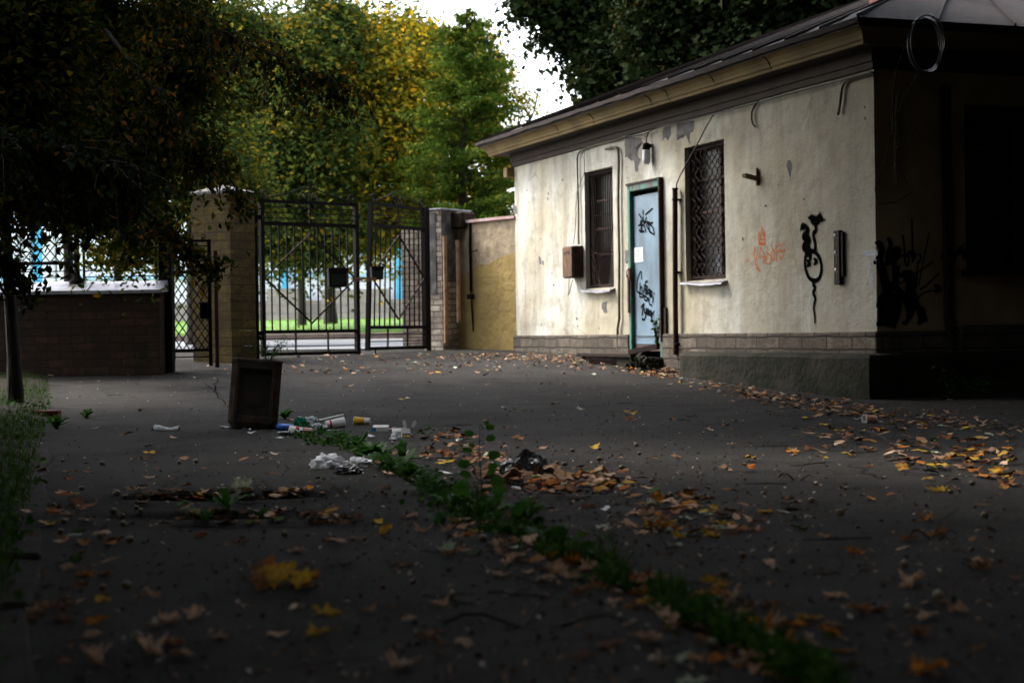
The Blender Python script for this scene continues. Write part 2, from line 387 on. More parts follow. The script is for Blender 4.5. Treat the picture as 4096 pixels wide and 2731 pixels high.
# public street beyond the gate, lighter asphalt lit by open sky
def sz(x, y): return prof(y)
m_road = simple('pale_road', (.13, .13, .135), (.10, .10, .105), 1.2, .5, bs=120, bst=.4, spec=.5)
mb = MB()
V = []; Fq = []
yr = [27.6, 30, 33, 36, 38.5]
for y in yr: V += [(-90, y, prof(y)+.02), (90, y, prof(y)+.02)]
mb.add(V, [(2*i, 2*i+1, 2*i+3, 2*i+2) for i in range(len(yr)-1)]); mb.build('road', m_road)['kind'] = 'structure'
mb = MB(); mb.box((-90, 38.5, .3), (90, 38.75, .78), 0, .02); mb.build('kerb', simple('stone_kerb', (.16, .11, .09), (.10, .075, .06), 5))['kind'] = 'structure'
mb = MB(); mb.box((-90, 38.75, .3), (90, 41.6, .76)); mb.build('pavement', simple('pavement_slabs', (.17, .15, .145), (.12, .11, .105), 3))['kind'] = 'structure'
mb = MB(); V = []; yl = [41.6, 41.7, 46, 51.5, 70]; zl = [.7, .84, 1.02, 1.20, 1.27]
for y, z in zip(yl, zl): V += [(-90, y, z), (90, y, z)]
mb.add(V, [(2*i, 2*i+1, 2*i+3, 2*i+2) for i in range(4)])
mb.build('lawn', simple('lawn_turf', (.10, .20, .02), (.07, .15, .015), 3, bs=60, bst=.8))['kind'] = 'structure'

# ================================================================== numpy leaf clouds
def leaf_cloud(name, P, Nr, S, v, mat, tpl, fold=.18, parent=None, seed=1, T=None):
    g = np.random.default_rng(seed); P = np.asarray(P, float); n = len(P); Nr = np.asarray(Nr, float)
    Nr /= np.linalg.norm(Nr, axis=1)[:, None]+1e-9
    t = g.normal(size=(n, 3)) if T is None else np.asarray(T, float)
    t -= (t*Nr).sum(1)[:, None]*Nr; t /= np.linalg.norm(t, axis=1)[:, None]+1e-9; b = np.cross(Nr, t)
    tpl = np.asarray(tpl, float); k = len(tpl); S = np.asarray(S, float)[:, None, None]
    W = P[:, None, :] + S*(t[:, None, :]*tpl[None, :, 0:1] + b[:, None, :]*tpl[None, :, 1:2] + Nr[:, None, :]*(np.abs(tpl[None, :, 1:2])*fold*2 - tpl[None, :, 0:1]**2*fold))
    me = bpy.data.meshes.new(name); me.vertices.add(n*k); me.vertices.foreach_set('co', W.reshape(-1).astype(np.float32))
    me.loops.add(n*k); me.loops.foreach_set('vertex_index', np.arange(n*k, dtype=np.int32))
    me.polygons.add(n); me.polygons.foreach_set('loop_start', (np.arange(n)*k).astype(np.int32))
    a = me.attributes.new('v', 'FLOAT', 'POINT'); a.data.foreach_set('value', np.repeat(np.asarray(v, np.float32), k))
    me.materials.append(mat); me.update(); me.validate()
    o = bpy.data.objects.new(name, me); C.objects.link(o)
    if parent: o.parent = parent
    return o
KITE = [(-.5, 0), (0, -.27), (.5, 0), (0, .27)]
LANCE = [(-.5, 0), (-.15, -.17), (.5, 0), (-.15, .17)]
MAPLE = [(-.5, .02), (-.42, -.30), (-.12, -.22), (-.10, -.52), (.12, -.30), (.18, -.16), (.52, 0), (.18, .16), (.12, .30), (-.10, .52), (-.12, .22), (-.42, .30)]
def crown_pts(blobs, n_clump, per, clr, seed, shell=.5, flat=.55):
    """blobs: (x,y,z,rx,ry,rz). returns positions, normals, v"""
    g = np.random.default_rng(seed); B = np.array(blobs, float)
    vol = (B[:, 3]*B[:, 4]*B[:, 5])**(2/3); pick = g.choice(len(B), n_clump, p=vol/vol.sum())
    d = g.normal(size=(n_clump, 3)); d /= np.linalg.norm(d, axis=1)[:, None]
    r = g.random(n_clump)**(shell)
    cc = B[pick, :3] + d*r[:, None]*B[pick, 3:6]
    out = d*np.array([1, 1, .8]); cv = g.random(n_clump)
    idx = np.repeat(np.arange(n_clump), per); m = len(idx)
    off = g.normal(size=(m, 3))*clr*np.array([1, 1, flat])
    # clump droops: leaves further out hang lower
    off[:, 2] -= (off[:, 0]**2+off[:, 1]**2)/(clr*3.2)
    P = cc[idx]+off
    Nn = out[idx]*.35 + np.array([0, 0, .75]) + g.normal(size=(m, 3))*.55
    v = np.clip(cv[idx]*.6 + g.random(m)*.4, 0, 1)
    return P, Nn, v, idx
def bl(px, py, Y, r, ry=None, dy=None):
    p = at(px, py, Y); s = Y/F; return (p.x, p.y, p.z, r*s, (dy if dy else r*s), (ry or r)*s)
def limb(mb, a, b, r0, r1, seg=6, wob=.06, n=7):
    a = Vector(a); b = Vector(b); pts = []; L_ = (b-a).length
    for i in range(seg+1):
        t = i/seg; p = a.lerp(b, t)
        p += Vector((rnd.uniform(-1, 1), rnd.uniform(-1, 1), rnd.uniform(-.5, .5)))*wob*L_*math.sin(math.pi*t)
        p.z += .08*L_*math.sin(math.pi*t)*.5
        pts.append(p)
    mb.tube(pts, [r0+(r1-r0)*i/seg for i in range(seg+1)], n, jit=.06)
    return pts
def tree(name, label, cat, base, fork_z, r, blobs, mat, n_clump, per, clr, size, tpl, seed, group=None, shell=.5, lean=(0, 0), sub=3, flat=.55, fold=.18, leafn='crown', clear=False):
    base = Vector(base); t = thing(name, label, cat, base, 0, group)
    mb = MB(); top = Vector((lean[0], lean[1], fork_z))
    mb.tube([(0, 0, -.2), (0, 0, .05), (top.x*.1, top.y*.1, .45), top*.5, top], [r*1.5, r*1.35, r*1.02, r*.9, r*.75], 12, jit=.05)
    loc = [(b[0]-base.x, b[1]-base.y, b[2]-base.z, b[3], b[4], b[5]) for b in blobs]
    for b in loc:
        c = Vector(b[:3]); limb(mb, top, c, r*.5, r*.10, 7, .10)
        for k in range(sub):
            d = Vector((rnd.uniform(-1, 1)*b[3], rnd.uniform(-1, 1)*b[4], rnd.uniform(-.6, .9)*b[5]))*.85
            limb(mb, c*.75+top*.25, c+d, r*.2, r*.03, 5, .1, 5)
    mb.build('trunk', MT['bark'], t)
    P, Nn, v, idx = crown_pts(loc, n_clump, per, clr, seed, shell, flat)
    if clear:  # drop leaves of the added shade canopies that would stand in view
        Wp = P+np.array(base)-np.array(CAMP); dy = Wp@np.array(_f); dx = Wp@np.array(CR); dz = Wp@np.array(CU)
        keep = ~((dy > -.2) & (np.abs(dx) < dy*.33+.7) & (np.abs(dz) < dy*.215+.6)); P, Nn, v = P[keep], Nn[keep], v[keep]
    g = np.random.default_rng(seed+5); S = size*(.6+.75*g.random(len(P)))
    leaf_cloud(leafn, P, Nn, S, v, mat, tpl, fold, t, seed)
    return t

# ================================================================== GUARD HOUSE
HL = Vector((.074, 26.2, 0)); HLEN = 10.05; HD = 7.2
HRZ = math.atan2(-.936, .352); EX = Vector((.352, -.936, 0)).normalized(); EY = Vector((.936, .352, 0)).normalized()
def w2l(p): q = p-HL; return Vector((q.dot(EX), q.dot(EY), q.z))
def lf(px, py, yc=0.0):     # photo pixel on the facade plane -> (x, z)
    o = w2l(CAMP); d = ray(px, py); dl = Vector((d.dot(EX), d.dot(EY), d.z)); t = (yc-o.y)/dl.y; p = o+dl*t
    return p.x, p.z
def le(px, py, xc=HLEN):    # photo pixel on the end wall plane -> (y, z)
    o = w2l(CAMP); d = ray(px, py); dl = Vector((d.dot(EX), d.dot(EY), d.z)); t = (xc-o.x)/dl.x; p = o+dl*t
    return p.y, p.z
house = thing('guard_house', 'low cream plastered guard house with barred windows, graffiti and a rusty hipped roof', 'building', HL, HRZ)
ZP, ZW = .68, 3.34
def rect(l, r, t, b, yc=0):
    xa, _ = lf(l, (t+b)/2, yc); xb, _ = lf(r, (t+b)/2, yc); xm = (l+r)/2
    return xa, xb, lf(xm, b, yc)[1], lf(xm, t, yc)[1]
w1 = rect(2340, 2453, 677, 1152); w2 = rect(2741, 2900, 573, 1120); dr = rect(2521, 2655, 728, 1403)
w1 = (w1[0], w1[1], w1[2], w1[3]); print('win', w1, w2, 'door', dr)
yw0 = le(3860, 700)[0]; zt = le(3870, 415)[1]; zb = le(3880, 1080)[1]; print('endwin', yw0, zt, zb)
we = (yw0, yw0+1.15, zb, zt)
def wall_holes(mb, u0, u1, z0, z1, holes, pt, dep, m=0, mr=0):
    us = sorted({u0, u1, *[h[0] for h in holes], *[h[1] for h in holes]}); zs = sorted({z0, z1, *[h[2] for h in holes], *[h[3] for h in holes]})
    us = [u for u in us if u0 <= u <= u1]; zs = [z for z in zs if z0 <= z <= z1]
    for a, b in zip(us, us[1:]):
        for c, d in zip(zs, zs[1:]):
            if any(h[0] <= (a+b)/2 <= h[1] and h[2] <= (c+d)/2 <= h[3] for h in holes): continue
            mb.add([pt(a, 0, c), pt(b, 0, c), pt(b, 0, d), pt(a, 0, d)], [(0, 1, 2, 3)], m)
    for h in holes:
        a, b, c, d = h; c = max(c, z0)
        for q in (((a, c), (a, d)), ((b, d), (b, c)), ((a, d), (b, d)), ((b, c), (a, c))):
            (p0, r0), (p1, r1) = q
            mb.add([pt(p0, 0, r0), pt(p1, 0, r1), pt(p1, dep, r1), pt(p0, dep, r0)], [(0, 1, 2, 3)], mr)
fr = lambda u, d, z: (u, d, z)
en = lambda u, d, z: (HLEN-d, u, z)
mb = MB(); wall_holes(mb, 0, HLEN, ZP-.02, ZW+.2, [w1, w2, (dr[0], dr[1], -1, dr[3])], fr, .24, 0, 0)
wall_holes(mb, 0, HD, ZP-.02, ZW+.2, [we], en, .24, 4, 4)
mb.add([(0, 0, 0), (0, HD, 0), (0, HD, ZW+.2), (0, 0, ZW+.2)], [(0, 1, 2, 3)])
mb.add([(0, HD, 0), (HLEN, HD, 0), (HLEN, HD, ZW+.2), (0, HD, ZW+.2)], [(0, 1, 2, 3)])
# peeled patches: bare cement shapes lying in the wall's own mesh
def patch(pts, conv, m=1, off=-.003):
    q = [conv(*p) for p in pts]; c = (sum(a for a, _ in q)/len(q), sum(b for _, b in q)/len(q))
    vs = [(c[0], off, c[1])]+[(a, off, b) for a, b in q]; n = len(q)
    mb.add(vs, [(0, i+1, (i+1) % n+1) for i in range(n)], m)
def rag(pts, k=3, a=6):
    o_ = []
    for (x0, y0), (x1, y1) in zip(pts, pts[1:]+pts[:1]):
        for i in range(k):
            t = i/k; o_.append((x0+(x1-x0)*t+rnd.uniform(-a, a)*(i > 0), y0+(y1-y0)*t+rnd.uniform(-a, a)*(i > 0)))
    return o_
z3 = lambda L_: [(1900+x/1.568, 500+y/1.568) for x, y in L_]
z4 = lambda L_: [(2600+x/1.568, y/1.568) for x, y in L_]
patch(rag(z3([(945, 75), (1050, 85), (1055, 110), (1020, 125), (1022, 190), (1040, 215), (1025, 290), (1010, 300), (1000, 235), (970, 215), (955, 185), (942, 205)]), 3, 4), lf)
patch(rag(z3([(1185, 15), (1235, 0), (1232, 55), (1215, 100), (1195, 75), (1175, 105)]), 3, 3), lf)
patch(rag(z3([(1265, -10), (1375, -28), (1370, 40), (1350, 60), (1352, 125), (1335, 70), (1318, 62), (1305, 85), (1290, 65), (1268, 100)]), 3, 3), lf)
patch(rag(z3([(800, 1110), (830, 1100), (825, 1130), (832, 1175), (812, 1180), (795, 1150)]), 2, 3), lf)
patch(rag(z3([(400, 820), (412, 830), (420, 870), (405, 875)]), 2, 1), lf)
patch(rag(z3([(236, 495), (262, 515), (268, 560), (240, 552)]), 2, 2), lf)
for cx, cy, s in ((550, 345, 7), (326, 410, 6), (460, 430, 8), (456, 462, 9), (428, 865, 12), (472, 812, 5), (485, 930, 6), (494, 1005, 7), (412, 715, 5), (360, 716, 3), (320, 722, 3), (418, 1250, 5), (640, 1215, 9), (645, 1262, 7), (780, 1275, 6), (1262, 165, 5), (955, 330, 5), (955, 385, 9), (350, 1095, 4), (508, 880, 4), (960, 680, 5), (965, 1195, 4)):
    patch(rag(z3([(cx-s*.5, cy-s), (cx+s*.4, cy-s*.7), (cx+s*.5, cy+s), (cx-s*.3, cy+s*.8)]), 2, s*.2), lf, 2)
patch(rag(z4([(862, 1005), (885, 1008), (892, 1060), (885, 1095), (882, 1150), (872, 1095), (862, 1060), (856, 1030)]), 2, 3), lf)
patch(rag(z4([(545, 1430), (590, 1425), (608, 1465), (600, 1520), (560, 1580), (540, 1540), (538, 1470)]), 3, 4), lf, 3)
for cx, cy, s in ((1348, 672, 9), (1352, 745, 11), (966, 1250, 7), (728, 1292, 9), (1098, 1380, 8), (808, 1162, 6), (585, 1500, 12)):
    patch(rag(z4([(cx-s*.6, cy-s), (cx+s*.5, cy-s*.6), (cx+s*.5, cy+s), (cx-s*.4, cy+s*.7)]), 2, 2), lf, 2)
MT['tanpatch'] = simple('tan_filler', (.36, .33, .25), (.30, .27, .2), 6)
MT['hole'] = simple('dark_hole', (.03, .025, .02), (.015, .012, .01), 9)
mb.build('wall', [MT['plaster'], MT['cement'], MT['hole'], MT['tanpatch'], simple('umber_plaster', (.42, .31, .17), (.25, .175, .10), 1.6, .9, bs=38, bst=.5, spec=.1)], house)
# plinth of stone courses, split round the door
mb = MB(); o_ = .045
for a, b in ((-o_, dr[0]), (dr[1], HLEN+o_)): mb.box((a, -o_, -.3), (b, .24, ZP), 0, .012)
mb.box((HLEN-.24, .245, -.3), (HLEN+o_, HD, ZP+.0), 0, .012); mb.box((-o_, .245, -.3), (.2, HD, ZP), 0, .012)
mb.box((HLEN-.2, le(3820, 1300)[0], -.3), (HLEN+.10, HD+.02, ZP+.055), 0, .012)
mb.build('plinth', MT['plinth'], house)
# mossy concrete footing ledge wrapping the corner
mb = MB(); xs0 = lf(2700, 1420, -.28)[0]; ow = .28; ZL = .452
ring = []
def ledge_sec(x, y, nx, ny, w_, z): return [(x, y, -.5), (x+nx*w_, y+ny*w_, -.5), (x+nx*w_*1.0, y+ny*w_*1.0, z-.03), (x+nx*(w_-.03), y+ny*(w_-.03), z), (x, y, z+.015)]
secs = [(xs0, -.06, 0, -1, .03), (xs0+.02, -.06, 0, -1, .12), (xs0+.08, -.06, 0, -1, .19)]
x = xs0+.2
while x < HLEN-.1: secs.append((x, -.05, 0, -1, ow-.05)); x += .22
secs.append((HLEN+.02, -.02, 1, -1, ow-.03))
y = .2
while y < HD: secs.append((HLEN+.05, y, 1, 0, ow-.05)); y += .3
V = []; Q = []
for i, (x, y, nx, ny, w_) in enumerate(secs):
    jz = .012*noise.noise((x*2, y*2, 0)); jw = .02*noise.noise((x*1.4, y*1.4, 5))
    V += [tuple(p) for p in ledge_sec(x, y, nx, ny, w_+jw, ZL+jz)]
for i in range(len(secs)-1):
    for k in range(4): a = i*5+k; Q.append((a, a+5, a+6, a+1))
mb.add(V, Q); mb.add(V[:5], [(0, 1, 2, 3, 4)])
mb.build('footing_ledge', MT['concrete'], house)
# cornice: swept profile (frieze, soffit, ochre cyma, fascia)
PR = [(0.004, 3.27, 1), (.03, 3.28, 1), (.03, 3.34, 1), (.05, 3.35, 1), (.05, 3.47, 1), (.27, 3.475, 1), (.285, 3.455, 0), (.305, 3.46, 0), (.31, 3.49, 0), (.325, 3.50, 0), (.335, 3.535, 0), (.36, 3.575, 0), (.40, 3.60, 0), (.425, 3.605, 0), (.43, 3.625, 1), (.43, 3.665, 1), (.0, 3.67, 1)]
cor = [((0, HD), (-1, 1)), ((0, 0), (-1, -1)), ((HLEN, 0), (1, -1)), ((HLEN, HD), (1, 1))]
mb = MB()
for (a, na), (b, nb) in zip(cor, cor[1:]):
    steps = 14; V = []
    for i in range(steps+1):
        t = i/steps; wob = .008*noise.noise((a[0]*3+i*.7, a[1], 2))*(0 < i < steps)
        for o_, z, _ in PR:
            V.append((a[0]+na[0]*o_ + (b[0]+nb[0]*o_-a[0]-na[0]*o_)*t, a[1]+na[1]*o_+(b[1]+nb[1]*o_-a[1]-na[1]*o_)*t, z+wob))
    k = len(PR)
    for i in range(steps):
        for j in range(k-1):
            mb.add([V[i*k+j], V[(i+1)*k+j], V[(i+1)*k+j+1], V[i*k+j+1]], [(0, 1, 2, 3)], 1 if PR[j][2] == 1 and PR[j+1][2] == 1 or PR[j+1][2] == 1 else 0)
# bracket block under the left end and cracks as dark slits across the moulding
mb.box((-.16, -.12, 3.12), (-.003, .1, 3.268), 0, .01)
for px, py in ((2225, 605), (2366, 545), (2595, 452), (2665, 430), (2848, 345), (3070, 275)):
    x_, _ = lf(px, py, -.36)
    mb.tube([(x_+rnd.uniform(-.015, .015), -o1, z1) for o1, z1 in ((.285, 3.452), (.312, 3.485), (.337, 3.533), (.362, 3.573), (.402, 3.598), (.428, 3.603))], .006, 4, 2)
mb.build('cornice', [MT['ochre'], MT['brown'], MT['cable']], house)
# hipped sheet roof with seams
E = .47; zr = 3.672; sl = math.tan(R(21)); rise = (HD/2+E)*sl; x0, x1, y0, y1 = -E, HLEN+E, -E, HD+E; yc = HD/2
A, B_, C_, D_ = (x0, y0, zr), (x1, y0, zr), (x1, y1, zr), (x0, y1, zr); r1 = (x0+yc+E, yc, zr+rise); r2 = (x1-yc-E, yc, zr+rise)
mb = MB()
def roofface(P, Q_, Rr, S, n):
    # grid with a little sag so that the sheets look hand beaten
    V = []; nn = 28; mm = 10
    for i in range(nn+1):
        for j in range(mm+1):
            t = i/nn; s_ = j/mm; a = Vector(P).lerp(Vector(Q_), t); b = Vector(S).lerp(Vector(Rr), t); p = a.lerp(b, s_)
            k = noise.noise(p*1.1)*.035+noise.noise(p*4)*.012; p.z += k*(1 if j else .8); V.append(tuple(p))
    mb.add(V, [(i*(mm+1)+j, (i+1)*(mm+1)+j, (i+1)*(mm+1)+j+1, i*(mm+1)+j+1) for i in range(nn) for j in range(mm)], 0, True)
    for i in range(n+1):
        t = i/n; a = Vector(P).lerp(Vector(Q_), t); b = Vector(S).lerp(Vector(Rr), t); up = Vector((0, 0, .02))
        mb.bar(a+up, b+up, .018, .035, 0)
roofface(A, B_, r2, r1, 16); roofface(B_, C_, r2, r2, 9); roofface(C_, D_, r1, r2, 12); roofface(D_, A, r1, r1, 9)
mb.add([A, B_, C_, D_], [(3, 2, 1, 0)])
# turned down drip edge
for a, b in ((A, B_), (B_, C_), (D_, A)):
    pa = Vector(a); pb = Vector(b); V = []; n = 40
    for i in range(n+1):
        p = pa.lerp(pb, i/n); k = .02*noise.noise(p*2.3); V += [tuple(p+Vector((0, 0, .01))), tuple(p+Vector((0, 0, -.045+k)))]
    mb.add(V, [(2*i, 2*i+1, 2*i+3, 2*i+2) for i in range(n)], 0)
roof = mb.build('roof', [MT['roof']], house)
mb = MB(); xa, za = lf(2364, 424, .35); xb, zb2 = lf(2641, 326, .35)
for i in range(7):
    a = xa+(xb-xa)*i/7; b = xa+(xb-xa)*(i+.96)/7
    mb.box((a, .33, 3.9), (b, .52, za+.02+.012*math.sin(i*2.1)), 0, .012)
mb.build('ridge_flashing', MT['redroof'], roof)
hx, hy = w2l(at(3535, 10, 19.0))[:2]
mb = MB(); mb.box((hx-.12, hy-.12, 4.1), (hx+.2, hy+.2, 5.2), 0, .01); mb.box((hx-.16, hy-.16, 5.2), (hx+.24, hy+.24, 5.28)); mb.build('chimney', MT['redroof'], roof)

# windows
def window(name, hole, conv, kind, depth=.2, dirs=1):
    a, b, z0, z1 = hole; g = MB(); fw = .06
    def bx(mbb, u0, u1, d0, d1, q0, q1, m=0):
        p = [conv(u, d, z) for u in (u0, u1) for d in (d0, d1) for z in (q0, q1)]
        mn = [min(t[i] for t in p) for i in range(3)]; mxx = [max(t[i] for t in p) for i in range(3)]; mbb.box(mn, mxx, m)
    for u0, u1, q0, q1 in ((a, a+fw, z0, z1), (b-fw, b, z0, z1), (a+fw, b-fw, z1-fw, z1), (a+fw, b-fw, z0, z0+fw)):
        bx(g, u0, u1, depth-.06, depth, q0, q1)
    mid = a+(b-a)*.62
    bx(g, mid-.025, mid+.025, depth-.055, depth-.005, z0+fw, z1-fw)
    for k in (.28, .5, .74): bx(g, a+fw, mid-.025, depth-.05, depth-.01, z0+(z1-z0)*k, z0+(z1-z0)*k+.03); bx(g, mid+.025, b-fw, depth-.05, depth-.01, z0+(z1-z0)*k, z0+(z1-z0)*k+.03)
    f = g.build('window', MT['frame'], house); f['label'] = name
    g = MB(); p = [conv(a, depth-.03, z0), conv(b, depth-.03, z0), conv(b, depth-.03, z1), conv(a, depth-.03, z1)]
    g.add(p, [(0, 1, 2, 3)]); g.build('pane', MT['glass'], f)
    g = MB(); dd = .07 if kind != 'end' else .1
    bx(g, a+.02, a+.035, dd-.01, dd+.01, z0+.03, z1-.03); bx(g, b-.035, b-.02, dd-.01, dd+.01, z0+.03, z1-.03); bx(g, a+.02, b-.02, dd-.012, dd+.012, z1-.05, z1-.03); bx(g, a+.02, b-.02, dd-.012, dd+.012, z0+.03, z0+.05)
    if kind == 'rays':
        for k in range(11):
            t = k/10; g.tube([conv(a+.05+(b-a-.1)*(.35+.3*t), dd, z0+.05), conv(a+.03+(b-a-.06)*t, dd, z1-.05)], .007, 6)
        for k in range(4): g.tube([conv(a+.05, dd, z0+.1+k*.18), conv(a+.35, dd, z0+.05)], .006, 5)
        for k in (.3, .62): g.tube([conv(a+.03, dd+.01, z0+(z1-z0)*k), conv(b-.03, dd+.01, z0+(z1-z0)*k)], .008, 5)
    elif kind == 'scale':
        cols, rows = 7, 13; cw = (b-a-.06)/cols; rh = (z1-z0-.1)/rows
        for c in range(cols):
            for s_ in (-1, 1):
                pts = []
                for k in range(rows*6+1):
                    t = k/6; x_ = a+.03+cw*(c+.5)+s_*cw*.48*math.sin(math.pi*(t+.5*(c % 2)*0)); pts.append(conv(min(max(x_, a+.02), b-.02), dd+.006*s_, z0+.05+rh*t))
                g.tube(pts, .0065, 5)
    else:
        for k in range(8): g.tube([conv(a+.05+(b-a-.1)*k/7, dd, z0+.04), conv(a+.05+(b-a-.1)*k/7, dd, z1-.04)], .008, 5)
    g.build('grille', MT['rust'], f)
    g = MB()
    if kind != 'end':
        V = []; n = 14; e = .035
        for i in range(n+1):
            t = i/n; x_ = a-e+(b-a+2*e)*t; sag = .03*math.sin(t*2.6-.3)+.004*noise.noise((x_*5, 0, 0))
            V += [(x_, .1, z0+.012), (x_, -.07+.008*math.sin(t*5), z0-.02-sag), (x_, -.074+.008*math.sin(t*5), z0-.04-sag-.003*math.sin(i*1.9)), (x_, -.06, z0-.035-sag)]
        for i in range(n):
            for k in range(3): q = i*4+k; g.add([V[q], V[q+4], V[q+5], V[q+1]], [(0, 1, 2, 3)], 0, False)
        g.build('sill', MT['tin'], f)
    else:
        bx(g, a-.06, b+.06, -.08, .02, z0-.06, z0-.003); g.build('sill', MT['brown'], f)
    g = MB()   # dark room behind
    p = [conv(a, depth+.01, z0), conv(b, depth+.01, z0), conv(b, depth+.01, z1), conv(a, depth+.01, z1)]; g.add(p, [(0, 1, 2, 3)])
    if kind == 'scale':
        cx = a+(b-a)*.6
        g.add([conv(cx-.1, depth-.045, z0+.10), conv(cx+.06, depth-.045, z0+.08), conv(cx+.05, depth-.045, z0+.30), conv(cx-.02, depth-.045, z0+.42), conv(cx-.12, depth-.045, z0+.3)], [(0, 1, 2, 3, 4)], 1)
        g.add([conv(b-.2, depth-.045, z0+.08), conv(b-.07, depth-.045, z0+.1), conv(b-.08, depth-.045, z0+.5), conv(b-.17, depth-.045, z0+.36)], [(0, 1, 2, 3)], 1)
    g.build('backing', [MT['dark'], simple('grey_rag', (.16, .18, .21), (.08, .09, .10), 9)], f)
    return f
window('narrow window behind fanned rusty bars', w1, fr, 'rays')
window('window behind rusty fish-scale grille', w2, fr, 'scale')
window('black barred window in the shaded end wall', we, en, 'end')

# door with frame
d0, d1, _, dz1 = dr; dzb = lf(2590, 1405)[1]; g = MB(); fw = .075
for u0, u1, q0, q1 in ((d0, d0+fw, dzb-.1, dz1), (d1-fw, d1, dzb-.1, dz1), (d0+fw, d1-fw, dz1-.09, dz1)):
    g.box((u0, -.03, q0), (u1, .16, q1), 0, .008)
g.box((d1-.012, -.06, dzb+.12), (d1+.014, .02, dz1+.02), 1); g.box((d0-.01, -.05, dz1-.002), (d1+.014, .02, dz1+.02), 1)
g.box((d1+.03, -.03, dzb+.14), (d1+.09, -.004, dzb+.55), 1); g.box((d0-.004, -.045, dzb+.5), (d0+.04, -.031, dzb+1.0), 1)
door = g.build('door', [MT['green'], m_rust('frame_rust', (.05, .024, .016), (.025, .014, .011), (.12, .06, .04))], house); door['label'] = 'grey-blue metal door in a peeling green frame'
g = MB(); g.box((d0+fw+.005, .02, dzb+.09), (d1-fw-.005, .06, dz1-.15), 0, .004)
for z_ in (.3, .7, 1.1, 1.5, 1.8):
    for u in (d0+fw+.035, d1-fw-.035): g.lathe([(.006, 0), (.004, .004), (0, .005)], 6, 0, (u, .02, dzb+z_), Matrix.Rotation(R(90), 4, 'X'))
leaf_ = g.build('door_panel', MT['doorblue'], door)
g = MB(); g.box((d0+fw+.005, .018, dzb), (d1-fw-.005, .07, dzb+.085), 0, .004); g.build('kick_board', MT['wood'], door)
g = MB(); g.box((d0+.02, -.05, dzb+.93), (d0+.085, -.032, dzb+1.09), 0, .006); g.tube([(d0+.05, -.05, dzb+.95), (d0+.05, -.075, dzb+.97), (d0+.05, -.075, dzb+1.05), (d0+.05, -.05, dzb+1.07)], .007, 6); g.build('handle', MT['rustb'], door)
YD = .017
zd = lambda L_: [lf(2440+x/2.178, 700+y/2.178, YD) for x, y in L_]
q = zd([(211, 636), (288, 627), (291, 754), (212, 763)])
g = MB(); g.add([(x_, YD-.001, z_) for x_, z_ in q]+[(x_, YD-.0025, z_) for x_, z_ in q], [(4, 5, 6, 7), (0, 4, 7, 3), (0, 1, 5, 4), (1, 2, 6, 5), (2, 3, 7, 6)])
note = g.build('notice', MT['white'], door); note['label'] = 'white printed notice sheet taped to the door'
g = MB()
for r_, (xa_, xb_) in zip((660, 675, 690, 703, 718), ((228, 275), (232, 268), (222, 282), (226, 280), (230, 272))):
    x_ = xa_
    while x_ < xb_:
        e = min(xb_, x_+rnd.uniform(3, 9)); p = zd([(x_, r_), (e, r_-1)]); g.bar((p[0][0], YD-.0035, p[0][1]), (p[1][0], YD-.0035, p[1][1]), .0006, .009, 0); x_ = e+2.5
g.build('lettering', MT['cable'], note)
# strokes: ribbons on a plane with uv across for soft spray edges
class Strokes:
    def __init__(s): s.V = []; s.Fc = []; s.UV = []; s.k = 0
    def add(s, pts, w, conv, place, off=.002, smooth=True, taper=0):
        P = [Vector((*conv(*p), 0)) for p in pts]
        if smooth and len(P) > 2:
            Q = []
            for i in range(len(P)-1):
                p0 = P[max(i-1, 0)]; p1 = P[i]; p2 = P[i+1]; p3 = P[min(i+2, len(P)-1)]
                for t in (0, .2, .4, .6, .8):
                    Q.append(.5*((2*p1)+(p2-p0)*t+(2*p0-5*p1+4*p2-p3)*t*t+(3*p1-p0-3*p2+p3)*t**3))
            Q.append(P[-1]); P = Q
        else:
            P = [P[0].lerp(P[-1], t/4) for t in range(5)] if len(P) == 2 else P
        s.k += 1; off += s.k*.00012; n = len(P)
        e0 = (P[0]-P[1]).normalized()*w*.4; P = [P[0]+e0]+P+[P[-1]+(P[-1]-P[-2]).normalized()*w*.4]; n = len(P)
        for i, p in enumerate(P):
            d = (P[min(i+1, n-1)]-P[max(i-1, 0)]).normalized(); sd = Vector((-d.y, d.x, 0)); ww = w*.5*(1-taper*i/n)
            for q in (-1, 0, 1):
                e = p+sd*ww*q; s.V.append(place(e.x, e.y, off)); s.UV.append((0, q if 0 < i < n-1 else 1))
            if i:
                a = len(s.V); s.Fc += [(a-6, a-5, a-2, a-3), (a-5, a-4, a-1, a-2)]
    def build(s, name, mat, parent):
        me = bpy.data.meshes.new(name); me.from_pydata(s.V, [], s.Fc); u = me.uv_layers.new(name='UVMap')
        for lp in me.loops: u.data[lp.index].uv = s.UV[lp.vertex_index]
        me.materials.append(mat); o = bpy.data.objects.new(name, me); C.objects.link(o); o.parent = parent; return o
pf = lambda x, z, o: (x, -o-.003, z)
pd = lambda x, z, o: (x, YD-o, z)
pe = lambda y, z, o: (HLEN+o+.003, y, z)
cg = lambda x, y: lf(2900+x/3.135, 820+y/3.135, -.003)
cd = lambda x, y: lf(2440+x/2.178, 700+y/2.178, YD)
ce = lambda x, y: le(3450+x/3.135, 850+y/3.135)
S = Strokes(); W = .0085/3.135*1.0
